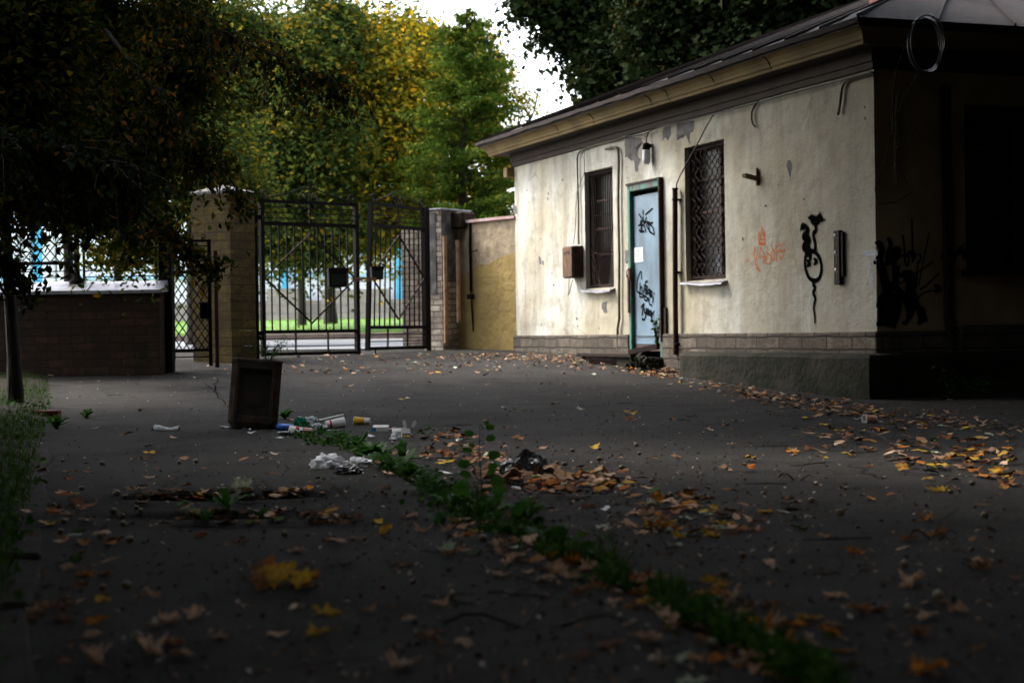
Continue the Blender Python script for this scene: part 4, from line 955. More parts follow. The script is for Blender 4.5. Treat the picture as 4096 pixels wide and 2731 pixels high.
o = g.build('chain', MT['rustb']); o.location = mid; tag(o, 'rusty chain and bar tying the two gate leaves together', 'chain')

# ================================================================== lattice, wicket and low wall on the left
def lattice(g, x0, x1, z0, z1, pw, ph, r_=.0085, y=0, X=lambda x: x):
    k = ph/pw
    for sg in (1, -1):
        c = -(z1-z0)/k-pw
        x = x0+c
        while x < x1+(z1-z0)/k+pw:
            pts = []   # line z = z0 + sg*k*(X-x) (for sg -1 from top)
            xa, za = x, z0 if sg > 0 else z1
            # clip
            lo, hi = max(x0, xa), min(x1, xa+(z1-z0)/k)
            if hi-lo > .004:
                g.tube([(lo, y+sg*r_*.9, za+sg*k*(lo-xa)), (hi, y+sg*r_*.9, za+sg*k*(hi-xa))], r_, 5)
            x += pw
def post_xy(px, Y): return at(px, 1350, Y)
WY = 22.15
a = post_xy(690, WY); b = post_xy(849, WY+.02); W_ = (b-a).length; zg = .36
def zz(py, Y, px=800): return at(px, py, Y).z
wk = thing('wicket_gate', 'narrow black wicket gate with diamond lattice before the ochre pillar', 'gate', (a.x, a.y, zg), math.atan2(b.y-a.y, b.x-a.x))
g = MB(); Z = lambda py: zz(py, WY)-zg
s0 = 0; s1 = W_
g.box((s1-.045, -.025, Z(1463)), (s1+.0, .025, Z(958)), 0, .004); g.box((0, -.02, Z(1440)), (.035, .02, Z(958)))
for py, h_ in ((963, .03), (1088, .035), (1400, .035)): g.box((.035, -.018, Z(py)-h_/2), (s1-.045, .018, Z(py)+h_/2))
for py in (984, 1006, 1030, 1427): g.box((.035, -.008, Z(py)-.008), (s1-.045, .008, Z(py)+.008))
g.box((s1*.5-.01, -.01, Z(1088)), (s1*.5+.01, .01, Z(963)))
g.build('frame', MT['iron'], wk)
g = MB(); lattice(g, .035, s1-.045, Z(1400), Z(1088), .098, .145, .0085); o = g.build('lattice', MT['iron'], wk)
g = MB(); g.box((s1-.15, -.05, Z(1275)), (s1-.0455, .03, Z(1210)), 0, .004); g.build('lock', MT['iron'], wk)
g = MB(); scroll(g, s1-.09, Z(958), .035, -1, rad=.007); scroll(g, s1*.5, Z(958), .035, 1, rad=.007); scroll(g, s1*.6, Z(1060), .03, 1, rad=.007); g.build('scrollwork', MT['iron'], wk)
a = post_xy(868, 22.5); g = MB(); g.box((-.026, -.02, -.2), (.026, .02, zz(1003, 22.5)-.38), 0, .003); o = g.build('gate_post', m_rust('red_rust_post', (.07, .03, .022), (.03, .016, .012), (.12, .05, .03))); o.location = (a.x, a.y, .38); tag(o, 'rusty red flat post between wicket gate and ochre pillar', 'post')
a = post_xy(668, 21.9); g = MB(); g.box((-.085, -.085, -.3), (.085, .085, 1.95), 0, .01); g.box((-.1, -.1, 1.95), (.1, .1, 2.0), 0, .01); o = g.build('gate_post', MT['iron']); o.location = (a.x, a.y, .33); tag(o, 'thick black square post at the end of the low brick wall', 'post')
# low wall
LY = 21.5; a = post_xy(-900, LY); b = post_xy(640, LY); zc = zz(1167, LY, 300)
lw = thing('low_wall', 'low dark brick wall with a sloping zinc capping below the lattice fence', 'wall', (a.x, LY, .3), 0); Wl = b.x-a.x
g = MB(); g.box((0, 0, -.35), (Wl, .5, zc-.3-.012)); g.build('wall', MT['darkbrick'], lw)
g = MB(); n = 40; V = []
for i in range(n+1):
    x = -.03+(Wl+.08)*i/n; k = .008*noise.noise((x*1.5, 0, 0))
    V += [(x, -.07, zc-.3-.03+k), (x, -.07, zc-.3+.012+k), (x, .28, zc-.3+.135+k*2), (x, .57, zc-.3+.01)]
for i in range(n):
    for j in range(3): q = i*4+j; g.add([V[q], V[q+4], V[q+5], V[q+1]], [(0, 1, 2, 3)], 0, False)
g.add([V[-4], V[-3], V[-2], V[-1]], [(0, 1, 2, 3)])
for i in range(1, 7):
    x = Wl-.9*i; g.bar((x, -.07, zc-.3+.02), (x, .28, zc-.3+.145), .012, .014)
g.build('capping', MT['tin'], lw)
# fence panels on top
FY = LY+.28; ZF = lambda py, px=200: zz(py, FY, px); base = ZF(1124, 320)
def turned_post(px, lab):
    p = post_xy(px, FY); h_ = 2.75-base
    g = MB(); g.lathe([(0, -.05), (.11, -.05), (.10, 0), (.075, .03), (.05, .06), (.04, .10), (.036, .26), (.05, .30), (.055, .33), (.036, .36), (.034, .42), (.048, .46), (.034, .5), (.034, h_-.15), (.048, h_-.12), (.03, h_-.08), (.045, h_-.02), (0, h_+.05)], 12)
    o = g.build('fence_post', MT['iron']); o.location = (p.x, p.y, base); tag(o, lab, 'post', 'cast iron fence posts'); return p
turned_post(312, 'turned cast iron fence post standing on the zinc capping'); turned_post(-290, 'turned cast iron fence post beyond the dark sapling')
def panel(px0, px1, lab):
    a = post_xy(px0, FY); b = post_xy(px1, FY); W_ = b.x-a.x; z0 = base
    t = thing('lattice_fence', lab, 'fence', (a.x, a.y, z0), 0, 'lattice fence panels'); zr_ = ZF(1060)-z0; zt_ = 2.62-z0
    g = MB()
    for x in (0, W_-.03): g.box((x, -.015, .0), (x+.03, .015, zt_))
    for z_, h_ in ((zr_, .05), (zt_-.03, .04)): g.box((.03, -.015, z_), (W_-.03, .015, z_+h_-.005))
    for py in (1088, 1112): z_ = ZF(py)-z0; g.box((.03, -.007, z_), (W_-.03, .007, z_+.014))
    g.box((W_*.42, -.012, .03), (W_*.42+.022, .012, zr_)); g.build('frame', MT['iron'], t)
    g = MB(); lattice(g, .03, W_-.03, zr_+.045, zt_-.03, .122, .147, .0085); g.build('lattice', MT['iron'], t)
panel(-262, 288, 'lattice fence panel left of the turned iron post'); panel(336, 634, 'lattice fence panel between the turned post and thick square post'); panel(-900, -318, 'lattice fence panel at the far left edge')

# ================================================================== blue and white building across the street
BY = 60.0; pal = simple('white_stucco', (.80, .81, .83), (.72, .73, .76), .8, .8, bs=20, bst=.1); blu = simple('pale_blue_stucco', (.10, .48, .72), (.09, .42, .64), 1, .8, bs=20, bst=.1)
lblu = simple('powder_blue_stucco', (.42, .66, .82), (.38, .6, .76), 1, .8, bs=20, bst=.1)
cot = thing('mansion', 'white and blue stuccoed building on a stone base across the street', 'building', (-30, BY, 1.263)); cot.scale = (1, 1, 1.132)
xw = lambda px, Y=BY: at(px, 1300, Y).x+30
xl = xw(775); xr = xw(1990)
g = MB(); g.box((0, 0, .4), (xl, 9, 10.5)); g.box((xl, .3, .4), (xr, 9, 3.55)); g.build('wall', pal, cot)
g = MB(); g.box((-.1, -.15, -.6), (xr+.1, .0, .62)); g.box((xw(1075), -.45, -.6), (xw(1215), -.16, 1.0)); g.box((xw(1290), -.3, -.6), (xw(1560), -.16, .95)); g.build('base', m_brick('rusticated_base', (.42, .36, .32), (.34, .29, .26), (.25, .22, .2), w=.7, h=.24, dirt=(.3, .25, .22)), cot)
g = MB(); g.box((xl-.3, -.2, 3.55), (xr+.3, 9.2, 3.75)); g.add([(xl, -.3, 3.75), (xr+.4, -.3, 3.75), (xr+.4, 9, 5.2), (xl, 9, 5.2)], [(0, 1, 2, 3)]); g.build('roof', simple('pale_blue_roof', (.42, .50, .62), (.36, .44, .55), 2, .4, .3), cot)
def bxm(name, x0, x1, z0, z1, y0, y1, mt, par=cot, bev=.0):
    g = MB(); g.box((x0, y0, z0), (x1, y1, z1), 0, bev); return g.build(name, mt, par)
for px0, px1 in ((142, 178), (282, 296), (-160, -120)): bxm('pilaster', xw(px0), xw(px1), .62, 9.6, -.16, -.003, blu)
for px0, px1 in ((60, 80), (108, 134), (182, 232), (240, 270)): bxm('column', xw(px0), xw(px1), .62, 9.6, -.3, -.003, pal, bev=.05)
for px0, px1 in ((1586, 1620), (1128, 1150)): bxm('pilaster', xw(px0), xw(px1), .62, 3.5, .1, .297, blu)
bxm('string_course', xl, xr, 1.36, 1.52, .2, .297, lblu); bxm('string_course', 0, xl, 1.36, 1.5, -.1, -.003, lblu); bxm('cornice', -.2, xl+.2, 9.7, 10.5, -.5, -.003, pal)
for k, (px0, px1, z0, z1) in enumerate(((212, 262, 4.6, 6.6), (70, 130, 4.6, 6.6), (1180, 1240, 1.75, 3.0), (1420, 1490, 1.75, 3.0), (480, 560, 1.9, 3.6), (480, 560, 4.6, 6.6), (640, 710, 1.9, 3.6))):
    y_ = -.02 if px0 < 775 else .28
    w_ = bxm('window', xw(px0), xw(px1), z0, z1, y_-.03, y_-.003, lblu); bxm('pane', xw(px0)+.08, xw(px1)-.08, z0+.08, z1-.08, y_-.04, y_-.0305, simple('sky_glass', (.25, .33, .38), (.2, .28, .32), 2, .15), w_)

# street lantern on a curved arm behind the fence
ly = 25.5; hd = at(365, 288, ly); lp = thing('street_lamp', 'old domed street lantern hanging from a curved arm among the leaves', 'street lamp', (hd.x+.35, ly, .4))
g = MB(); h = hd.z-.4; g.tube([(0, 0, -.3), (0, 0, h*.4), (0, 0, h+.9)], [.07, .055, .035], 10); g.build('post', MT['iron'], lp)
g = MB(); g.tube([(0, 0, h+.85), (-.03, 0, h+.98), (-.12, 0, h+1.02), (-.25, 0, h+.95), (-.35, 0, h+.7), (-.35, 0, h+.12)], .018, 8); g.build('arm', MT['tin'], lp)
g = MB(); g.lathe([(0, .13), (.03, .125), (.035, .09), (.09, .06), (.145, 0), (.155, -.05), (.17, -.055), (.17, -.075), (.15, -.08)], 18, 0, (-.35, 0, h)); g.build('hood', simple('lamp_dome', (.07, .065, .08), (.045, .04, .05), 9, .5, .3), lp)
g = MB(); g.lathe([(.145, -.08), (.14, -.12), (.09, -.16), (0, -.175)], 16, 0, (-.35, 0, h)); g.build('glass', simple('lamp_bowl', (.35, .37, .33), (.25, .27, .24), 4, .3), lp)
# ================================================================== TREES
LM = dict(
    linden=leafmat('linden_leaves', [(0, (.012, .024, .006)), (.45, (.034, .058, .013)), (.70, (.12, .135, .018)), (.9, (.26, .17, .012)), (1, (.40, .18, .008))], .35, .75),
    golden=leafmat('autumn_linden_leaves', [(0, (.014, .026, .005)), (.3, (.06, .078, .010)), (.55, (.19, .18, .018)), (.80, (.50, .32, .015)), (1, (.75, .34, .01))], .45, .75),
    larch=leafmat('larch_needles', [(0, (.022, .045, .005)), (.6, (.055, .088, .009)), (1, (.17, .16, .02))], .4, .75),
    dark=leafmat('dark_maple_leaves', [(0, (.005, .010, .003)), (.6, (.009, .017, .004)), (.93, (.024, .026, .006)), (1, (.08, .035, .006))], .2, .9),
    near=leafmat('ash_maple_leaves', [(0, (.009, .020, .003)), (.5, (.022, .034, .004)), (.78, (.085, .066, .006)), (1, (.18, .075, .006))], .35, .85),
)
GRP = 'street trees beyond the gate'
gz_ = lambda p: Vector((p.x, p.y, 1.05))
b_ = at(1322, 1290, 47)
tree('linden_tree', 'thick-trunked linden behind the gate with a yellowing crown right of centre', 'tree', (b_.x, 47, 1.03), 3.4, .155,
     [bl(1400, 180, 47, 250), bl(1560, 330, 46, 215), bl(1640, 130, 48, 150), bl(1520, 580, 45.5, 215), bl(1640, 690, 46, 140), bl(1340, 420, 45.5, 220), bl(1440, 800, 45, 190), bl(1640, 820, 46, 120), bl(1700, 480, 47, 120), bl(1300, 640, 45, 180), bl(1740, 250, 48, 110), bl(1560, 880, 45.5, 110, 80), bl(1340, 880, 45, 110, 80)],
     LM['golden'], 1150, 52, .44, .175, KITE, 11, GRP, sub=3, flat=.30)
b_ = at(1208, 1285, 46)
tree('linden_tree', 'slim linden seen through the left gate leaf with low hanging dark branches', 'tree', (b_.x, 46, 1.0), 3.0, .105,
     [bl(1150, 230, 44, 230), bl(1200, 520, 43, 230), bl(1010, 420, 44, 190), bl(1080, 760, 42.5, 180), bl(1250, 860, 42.5, 170), bl(1130, 930, 43, 130, 90), bl(1200, 980, 43.5, 85, 60), bl(1060, 930, 43, 80, 70), bl(1350, 900, 43, 80, 70), bl(960, 620, 43, 170), bl(1290, 90, 45, 150)],
     LM['linden'], 1150, 50, .42, .165, KITE, 12, GRP, sub=3, flat=.30)
b_ = at(768, 1200, 33)
tree('linden_tree', 'dark-trunked tree rising behind the ochre gate pillar', 'tree', (b_.x, 33, .55), 4.2, .10,
     [bl(700, 430, 33, 220), bl(860, 300, 33, 210), bl(830, 620, 32, 190), bl(640, 700, 32.5, 170), bl(960, 760, 33, 130), bl(560, 250, 33, 200), bl(780, 60, 34, 200), bl(960, 120, 35, 180), bl(600, 980, 31, 110, 90), bl(500, 560, 32, 170)],
     LM['linden'], 1900, 34, .26, .11, KITE, 13, GRP, sub=3)
# larch: whorled boughs carrying hanging needle tufts
b_ = at(1852, 1250, 41); lt = thing('larch_tree', 'bright green feathery larch standing left of the guard house roof', 'tree', (b_.x, 41, .8), 0, GRP)
g = MB(); top = at(1885, 60, 41)-b_; H_ = at(1885, 40, 41).z-.8; g.tube([(0, 0, -.3), (0.02, 0, H_*.4), (.12, 0, H_*.75), (.2, 0, H_)], [.13, .10, .05, .012], 9)
P = []; Nn = []; V_ = []; T_ = []
gg = np.random.default_rng(3)
for k in range(150):
    t = (k/150)**.9; z = 2.0+(H_-2.0)*t; a = rnd.uniform(0, 6.283); ln = (1.9*(1-t)**.55+.12)*rnd.uniform(.65, 1.15)
    if math.cos(a) > .2: ln *= 1.12
    st_ = Vector((.2*t, 0, z)); pts = []
    for q in range(7):
        u = q/6; pts.append(st_+Vector((math.cos(a)*ln*u, math.sin(a)*ln*u, .05*ln*math.sin(u*3)+.20*ln*u*u-.12*ln*u)))
    g.tube(pts, [.022*(1-.9*q/6)*(1.2-t) for q in range(7)], 4)
    for q in range(int(120*ln)):
        u = rnd.uniform(.12, 1); p = pts[0].lerp(pts[-1], u); i = min(5, int(u*6)); p = pts[i].lerp(pts[i+1], u*6-i)
        P.append((p.x+gg.normal()*.10*ln, p.y+gg.normal()*.10*ln, p.z-abs(gg.normal())*.11+.03)); T_.append((gg.normal()*.6+math.cos(a)*.5, gg.normal()*.6, gg.normal()*.4-.35)); V_.append(min(1, max(0, .35+.3*gg.normal())))
g.build('trunk', MT['bark'], lt)
leaf_cloud('crown', P, gg.normal(size=(len(P), 3)), .15*(.6+.8*gg.random(len(P))), V_, LM['larch'], LANCE, .1, lt, 5, T_)
b_ = at(2000, 1250, 50)
tree('birch_tree', 'pale yellow-green tree behind the larch against the white sky', 'tree', (b_.x, 50, 1.2), 3.2, .15,
     [bl(1890, 200, 50, 140), bl(1960, 330, 50, 115), bl(1930, 540, 50, 115), bl(1850, 420, 49, 130), bl(2010, 640, 50, 80), bl(1950, 760, 50, 85), bl(2090, 410, 50, 45, 35), bl(2150, 385, 50, 22, 18), bl(1820, 700, 49, 100), bl(1990, 860, 50, 60, 45), bl(2050, 560, 50, 45)],
     LM['golden'], 700, 30, .26, .13, KITE, 15, GRP, sub=2)
# dark maple group behind the guard house
MG = 'dark maples behind the guard house'
tree('maple_tree', 'dark maple with a drooping limb hanging down to the roof edge', 'tree', (3.4, 33, .6), 6.0, .26,
     [bl(2160, -50, 31, 75), bl(2280, 40, 31, 85), bl(2390, 85, 31, 105, 85), bl(2350, -40, 31, 110), bl(2450, 230, 30, 80), bl(2450, 350, 30, 60), bl(2500, 110, 31, 90), bl(2420, 180, 30.5, 75), bl(2500, 340, 30, 50), bl(2560, 60, 31, 90, 60), bl(2600, 345, 30, 55, 35)],
     LM['dark'], 1500, 24, .26, .125, MAPLE, 21, MG, shell=.45, sub=3, flat=.7)
tree('maple_tree', 'dense dark maple filling the sky above the middle of the roof', 'tree', (6.8, 30, .6), 6.0, .3,
     [bl(2720, 130, 27, 150), bl(2880, 90, 27, 190), bl(2700, 290, 26.5, 90), bl(2850, 270, 26, 120), bl(3060, 120, 26, 180), bl(3260, 40, 26, 160), bl(3060, 270, 25.5, 90), bl(2640, 20, 27, 110), bl(3420, -40, 26, 130), bl(2760, -60, 27, 200), bl(3150, -150, 26, 260)],
     LM['dark'], 2100, 24, .24, .12, MAPLE, 22, MG, shell=.4, sub=3, flat=.7)
tree('maple_tree', 'dark maple far right behind the chimney', 'tree', (11.5, 29, .6), 6.0, .3,
     [(9, 28, 7, 2.6, 2, 1.6), (11, 28, 8, 3, 2, 2), (13, 27, 7, 2.5, 2, 2)], LM['dark'], 900, 20, .3, .16, KITE, 23, MG, sub=2)

# near shade tree on the left, over the low wall, with dark foliage
NG = 'dark trees along the left side of the yard'
tree('ash_tree', 'dark slender sapling standing before the low brick wall at the far left', 'tree', (at(60, 1500, 17.2).x, 17.2, .12), 2.6, .065,
     [bl(60, 250, 16.6, 190), bl(60, 560, 16.4, 170), bl(250, 680, 16.2, 120, 80), bl(190, 560, 16.4, 120), bl(380, 720, 16, 110, 70), bl(250, 760, 16.4, 60, 40)],
     LM['near'], 1100, 22, .15, .10, MAPLE, 31, NG, sub=3, flat=.8, lean=(-.1, 0))
tree('ash_tree', 'broad dark tree whose boughs hang over the lattice fence', 'tree', (at(278, 1300, 23.4).x, 23.4, .4), 2.9, .075,
     [bl(300, 180, 19, 170), bl(520, 130, 18.6, 190), bl(380, 420, 18.4, 150), bl(560, 440, 18, 170), bl(300, 60, 18.6, 190), bl(640, 560, 18.4, 110), bl(500, 660, 18.2, 120), bl(700, 260, 18, 130), bl(470, 800, 19.6, 130, 90), bl(530, 920, 20, 65, 50), bl(600, 810, 20, 65), bl(470, 990, 20.3, 75, 32), bl(700, 120, 17.8, 150)],
     LM['near'], 1750, 24, .17, .085, KITE, 32, NG, sub=3, flat=.8, shell=.45)
tree('ash_tree', 'blackish overhanging tree at the top left corner', 'tree', (-6.6, 15.5, .1), 3.0, .2,
     [bl(-40, 60, 15, 200), bl(150, 40, 15, 150), bl(100, 300, 15, 120), bl(-60, 400, 15, 170), bl(20, 650, 14.6, 130), bl(-90, 850, 15, 80)],
     LM['near'], 900, 22, .18, .09, KITE, 33, NG, sub=3, flat=.8)
# one long bough reaching in from the top left with hanging leaves
def bough(label, pts, nsub, mat, seed, size, dens, hang=.25):
    g = MB(); rr = random.Random(seed); W_ = [at(*p) for p in pts]; o = W_[0]; t = thing('branch', label, 'branch', o)
    Pth = []
    for i in range(len(W_)-1):
        for k in range(6): Pth.append(W_[i].lerp(W_[i+1], k/6)-o)
    Pth.append(W_[-1]-o); n = len(Pth); g.tube(Pth, [.022*(1-.85*i/n) for i in range(n)], 6)
    P = []; Nn = []; T = []; V = []
    for k in range(nsub):
        i = rr.randrange(3, n); p = Pth[i]; d = Vector((rr.uniform(-.5, 1), rr.uniform(-.8, .8), rr.uniform(-.9, .25))).normalized(); ln = rr.uniform(.25, .6)*hang/.25
        q = [p+d*ln*u+Vector((0, 0, -.25*ln*u*u)) for u in (0, .33, .66, 1)]; g.tube(q, [.006, .005, .003, .002], 4)
        for j in range(dens):
            u = rr.random(); c = p+d*ln*u+Vector((0, 0, -.25*ln*u*u)); c = c+Vector((rr.gauss(0, .05), rr.gauss(0, .05), rr.gauss(-.03, .04)))
            P.append(c); T.append((rr.gauss(.2, .5), rr.gauss(0, .5), -.8+rr.gauss(0, .3))); Nn.append((rr.gauss(0, 1), rr.gauss(-.4, .6), rr.gauss(.5, .5))); V.append(rr.random())
    g.build('bough', MT['bark'], t); leaf_cloud('foliage', P, Nn, [size*rr.uniform(.6, 1.3) for _ in P], V, mat, KITE, .2, t, seed, T)
bough('long thin bough with yellowing leaves sweeping in from the top left', [(560, -60, 14.5), (760, 60, 14.5), (980, 170, 14.3), (1200, 270, 14.2), (1350, 340, 14.2)], 80, LM['near'], 5, .07, 22)
bough('leafy bough hanging down across the middle of the left trees', [(420, 120, 14.8), (560, 300, 14.6), (660, 440, 14.5), (760, 560, 14.5), (810, 640, 14.5)], 70, LM['near'], 6, .07, 24)
bough('low twig of green leaves hanging in front of the wicket gate', [(560, 820, 15.5), (680, 930, 15.5), (780, 1010, 15.4), (870, 1070, 15.4)], 34, LM['near'], 8, .075, 20, .12)
bough('small hanging sprig of green leaves before the pillar cap', [(830, 560, 16), (880, 660, 16), (930, 730, 16), (960, 790, 16)], 14, LM['near'], 9, .075, 14, .12)
bough('dark leafy bough crossing the left edge', [(-100, 500, 13), (120, 570, 13), (330, 630, 12.8), (480, 690, 12.8)], 70, LM['dark'], 10, .09, 22, .3)
bough('dark drooping twig above the zinc capping', [(-80, 1000, 15), (40, 1040, 15), (110, 1130, 15)], 22, LM['dark'], 12, .09, 14, .15)

# unseen canopy added above and behind the camera to shade yard, end wall, facade
OG = 'added shade trees over and behind the camera'
def shade_canopy(label, base, blobs, seed, n=700):
    tree('maple_tree', label, 'tree', base, 3.8, .3, blobs, LM['dark'], n, 26, .5, .30, KITE, seed, OG, sub=0, clear=True)
shade_canopy('unseen maple added to shade the yard around the camera', (3.5, -4, 0), [(1, -1, 6.2, 4, 4, 1.4), (-3, 2, 6.6, 4, 4, 1.3), (4, 4, 6.4, 4, 3.5, 1.3), (0, 6.0, 6.4, 4, 2.4, 1.1), (3.6, 10.5, 6.0, 2.4, 2.4, 1.0), (8, 2, 6, 4, 5, 2)], 41, 2000)
shade_canopy('unseen maple added to shade the right of the yard', (10, 6, 0), [(10, 7, 5, 3.5, 4, 5), (10.5, 16, 5, 3, 4, 5), (14, 19, 5, 3, 4, 5), (8.5, 11, 6.6, 3.5, 3, 2.2), (12, 11, 5, 3, 4, 4.5), (6.5, 8.5, 6.4, 3, 3, 1.4), (8, 13, 7.6, 3, 2.5, 1.6)], 42, 4600)
shade_canopy('unseen dark maple added for shade left of the camera', (-6.5, 3, 0), [(-6, 4, 5, 3, 5, 4), (-7.5, 9, 5, 2.8, 4, 4.5), (-4, 8.5, 6.2, 3, 3, 1.2), (-8, -2, 5, 3, 4, 5), (-9, 14, 5, 2.5, 4, 5)], 43, 2600)
shade_canopy('unseen row of maples added to block sky behind the camera', (0, -12, 0), [(-6, -10, 3.5, 4, 2.5, 5), (0, -11, 3.5, 4, 2.5, 5), (6, -10, 3.5, 4, 2.5, 5), (11, -5, 4, 3, 4, 5), (14, 1, 4, 3, 4, 5)], 44, 2400)
shade_canopy('unseen tall crown above the left trees, shaped to shade the facade', (-10.5, 27, .3), [(-4.6, 20.5, 8, 2.2, 2.2, 2.4), (-3.0, 18.5, 8.4, 2, 2, 2), (-6.5, 18, 8, 2.5, 3, 3), (-1.6, 17.5, 9, 1.8, 1.6, 1.6), (-1.0, 19.8, 7.9, 1.7, 1.5, 1.4), (.4, 18.8, 7.3, 1.4, 1.2, 1.1)], 45, 2500)
shade_canopy('unseen maple crown shaped to shade the roof end and facade', (9.5, 16, .3), [(4.2, 15.2, 8.2, 2.4, 2, 1.8), (7, 17, 8.8, 2.6, 2.4, 1.8), (2.4, 15.5, 7.2, 1.8, 1.6, 1.3), (1.2, 15.2, 6.6, 1.8, 1.8, 1.1), (-.8, 14, 6.8, 1.6, 1.6, 1.0), (3.0, 13.2, 6.4, 1.8, 1.6, 1.0)], 46, 2500)
bh = thing('shade_building', 'unseen tenement block added to cut the sky behind the camera', 'building', (0, -30, 0)); g = MB(); g.box((-22, -8, -.3), (24, 0, 17)); g.build('wall', MT['darkbrick'], bh)  # unseen block added to cut sky light from behind the camera
g = MB(); g.box((-22.4, -8.4, 17), (24.4, .5, 17.5)); g.build('roof', MT['brown'], bh)
# ================================================================== FALLEN LEAVES
def maple_mesh(name, seed, mat, kind='maple'):
    rr = random.Random(seed); out = []
    if kind == 'maple':
        lob = [(-150, .42), (-118, .30), (-96, .72), (-78, .50), (-62, .58), (-50, .36), (-34, .92), (-22, .74), (-10, .78), (0, 1.0), (10, .78), (22, .74), (34, .92), (50, .36), (62, .58), (78, .50), (96, .72), (118, .30), (150, .42), (180, .12)]
    else:
        lob = [(-165, .35), (-130, .42), (-90, .45), (-50, .55), (-22, .75), (0, 1.0), (22, .75), (50, .55), (90, .45), (130, .42), (165, .35), (180, .48)]
    for a, r_ in lob: out.append((R(a+rr.uniform(-4, 4)), r_*rr.uniform(.88, 1.1)*.55))
    k1 = rr.uniform(-.8, 1.3); k2 = rr.uniform(-.6, 1.6); k3 = rr.uniform(-.8, .8); fold_ = rr.uniform(.0, .6)
    def Zf(x, y): return k1*x*x*.6 + k2*y*y + k3*x*y*.8 + fold_*abs(y)*.5 + .20*noise.noise((x*5, y*5, seed*3.3))
    V = [(0, 0)]; rings = (.34, .68, 1)
    for q in rings:
        for a, r_ in out:
            rq = r_*q if q == 1 else min(r_, .36)*q*1.15 if q < .5 else (r_*.5+min(r_, .5)*.5)*q
            V.append((rq*math.cos(a), rq*math.sin(a)))
    n = len(out); Fc = [(0, 1+i, 1+(i+1) % n) for i in range(n)]
    for j in range(2):
        for i in range(n): a = 1+j*n+i; b = 1+j*n+(i+1) % n; Fc.append((a, a+n, b+n, b))
    P = [(x, y, Zf(x, y)) for x, y in V]; mz = sorted(p[2] for p in P)[len(P)//12]
    P = [(x, y, max(z-mz, -.015)+.02) for x, y, z in P]
    g = MB(); g.add(P, Fc, 0, True)
    if kind == 'maple':
        L_ = rr.uniform(.3, .55); b0 = Vector((-.05, 0, P[0][2])); bend = rr.uniform(-.2, .2)
        g.tube([b0, b0+Vector((-L_*.5, bend*.4, -b0.z*.4+.03)), Vector((-.05-L_, bend, .03))], [.012, .009, .012], 4)
    me = bpy.data.meshes.new(name); me.from_pydata(g.v, [], g.f); me.materials.append(mat)
    me.polygons.foreach_set('use_smooth', g.sm); me.update(); return me
def lf_mat(name, c1, c2, c3):
    m = N(name); oi = m.n('ShaderNodeObjectInfo'); base = m.ramp(oi.outputs['Random'], [(0, c1), (1, c2)])
    col = m.mix(m.ramp(m.noise(9, 6, None, .7), [(.45, 0), (.6, .8)]), base, c3)
    x = m.pbr(col, .8, 0, .08, m.bump(m.noise(14, 5), .4, .03), out=False); t = m.n('ShaderNodeBsdfTranslucent'); m.l(col, t.inputs['Color'])
    ms = m.n('ShaderNodeMixShader'); ms.inputs[0].default_value = .25; m.l(x.outputs[0], ms.inputs[1]); m.l(t.outputs[0], ms.inputs[2]); m.l(ms.outputs[0], m.out.inputs['Surface']); return m.mat
KC = dict(tan=((.60, .41, .28), (.38, .23, .14), (.24, .12, .06)), brown=((.30, .14, .06), (.14, .065, .035), (.07, .035, .02)), yellow=((.58, .36, .035), (.42, .27, .04), (.34, .16, .03)),
          orange=((.58, .23, .03), (.38, .12, .02), (.18, .07, .02)), green=((.09, .15, .04), (.04, .08, .02), (.03, .03, .015)), pale=((.52, .56, .38), (.30, .34, .27), (.16, .17, .12)))
KEYS = list(KC); LMESH = {}
for i, k in enumerate(KEYS):
    mt = lf_mat(k+'_leaf', *KC[k]); LMESH[k] = [maple_mesh('fallen_leaf', 10*i+j, mt, 'maple' if j < 5 else 'oval') for j in range(7)]
spots = []     # (px, py, kindweights, size)
def band(poly, n, sx, sy, wts, s=(.07, .13)):
    segs = list(zip(poly, poly[1:])); ls = [math.dist(*q) for q in segs]
    for _ in range(n):
        (a, b) = rnd.choices(segs, ls)[0]; t = rnd.random()
        spots.append((a[0]+(b[0]-a[0])*t+rnd.gauss(0, sx), a[1]+(b[1]-a[1])*t+rnd.gauss(0, sy), rnd.choices(KEYS, wts)[0], rnd.uniform(*s)*.80))
W0 = (6, 7, .7, .6, .8, .9)
band([(1010, 808), (1200, 812), (1350, 832), (1500, 852), (1650, 890), (1850, 930), (2050, 962), (2340, 985)], 640, 25, 10, (7, 4, .6, 1, .6, .4), (.05, .10))
band([(1040, 812), (1260, 820), (1340, 840)], 380, 30, 9, (7, 4, .6, 1, .6, .4), (.05, .09))
band([(1480, 850), (1560, 858)], 140, 25, 9, (7, 4, .4, 1, .6, .3), (.06, .11))
band([(1640, 880), (1760, 915), (1900, 940), (2000, 950)], 150, 22, 9, (6, 6, .6, 1, .8, .3), (.07, .12))
band([(1860, 1000), (2080, 1022), (2330, 1050)], 115, 50, 22, (5, 6, 2, 2.5, .8, .5))
band([(2050, 1055), (2250, 1070), (2340, 1130)], 70, 50, 18, (4, 5, 3, 3, 1, 1))
band([(1110, 1090), (1200, 1112), (1330, 1098), (1440, 1112)], 130, 22, 10, (7, 5, 1, 1.5, .5, .5))
band([(1250, 1125), (1330, 1130), (1400, 1112)], 40, 30, 8, (6, 5, 1, 1.5, .8, .8))
band([(960, 1005), (1080, 1010)], 36, 25, 9, (6, 5, 1.5, 1.5, .6, .6))
band([(970, 1040), (1130, 1055)], 55, 35, 12, (5, 6, 1, 1, .8, .6))
band([(1480, 1150), (1590, 1170), (1650, 1165)], 50, 35, 16, (6, 5, 1.2, 1.2, .6, .8))
band([(1420, 1205), (1560, 1215), (1760, 1205)], 55, 40, 14, (5, 5, 2, 2, .5, 1))
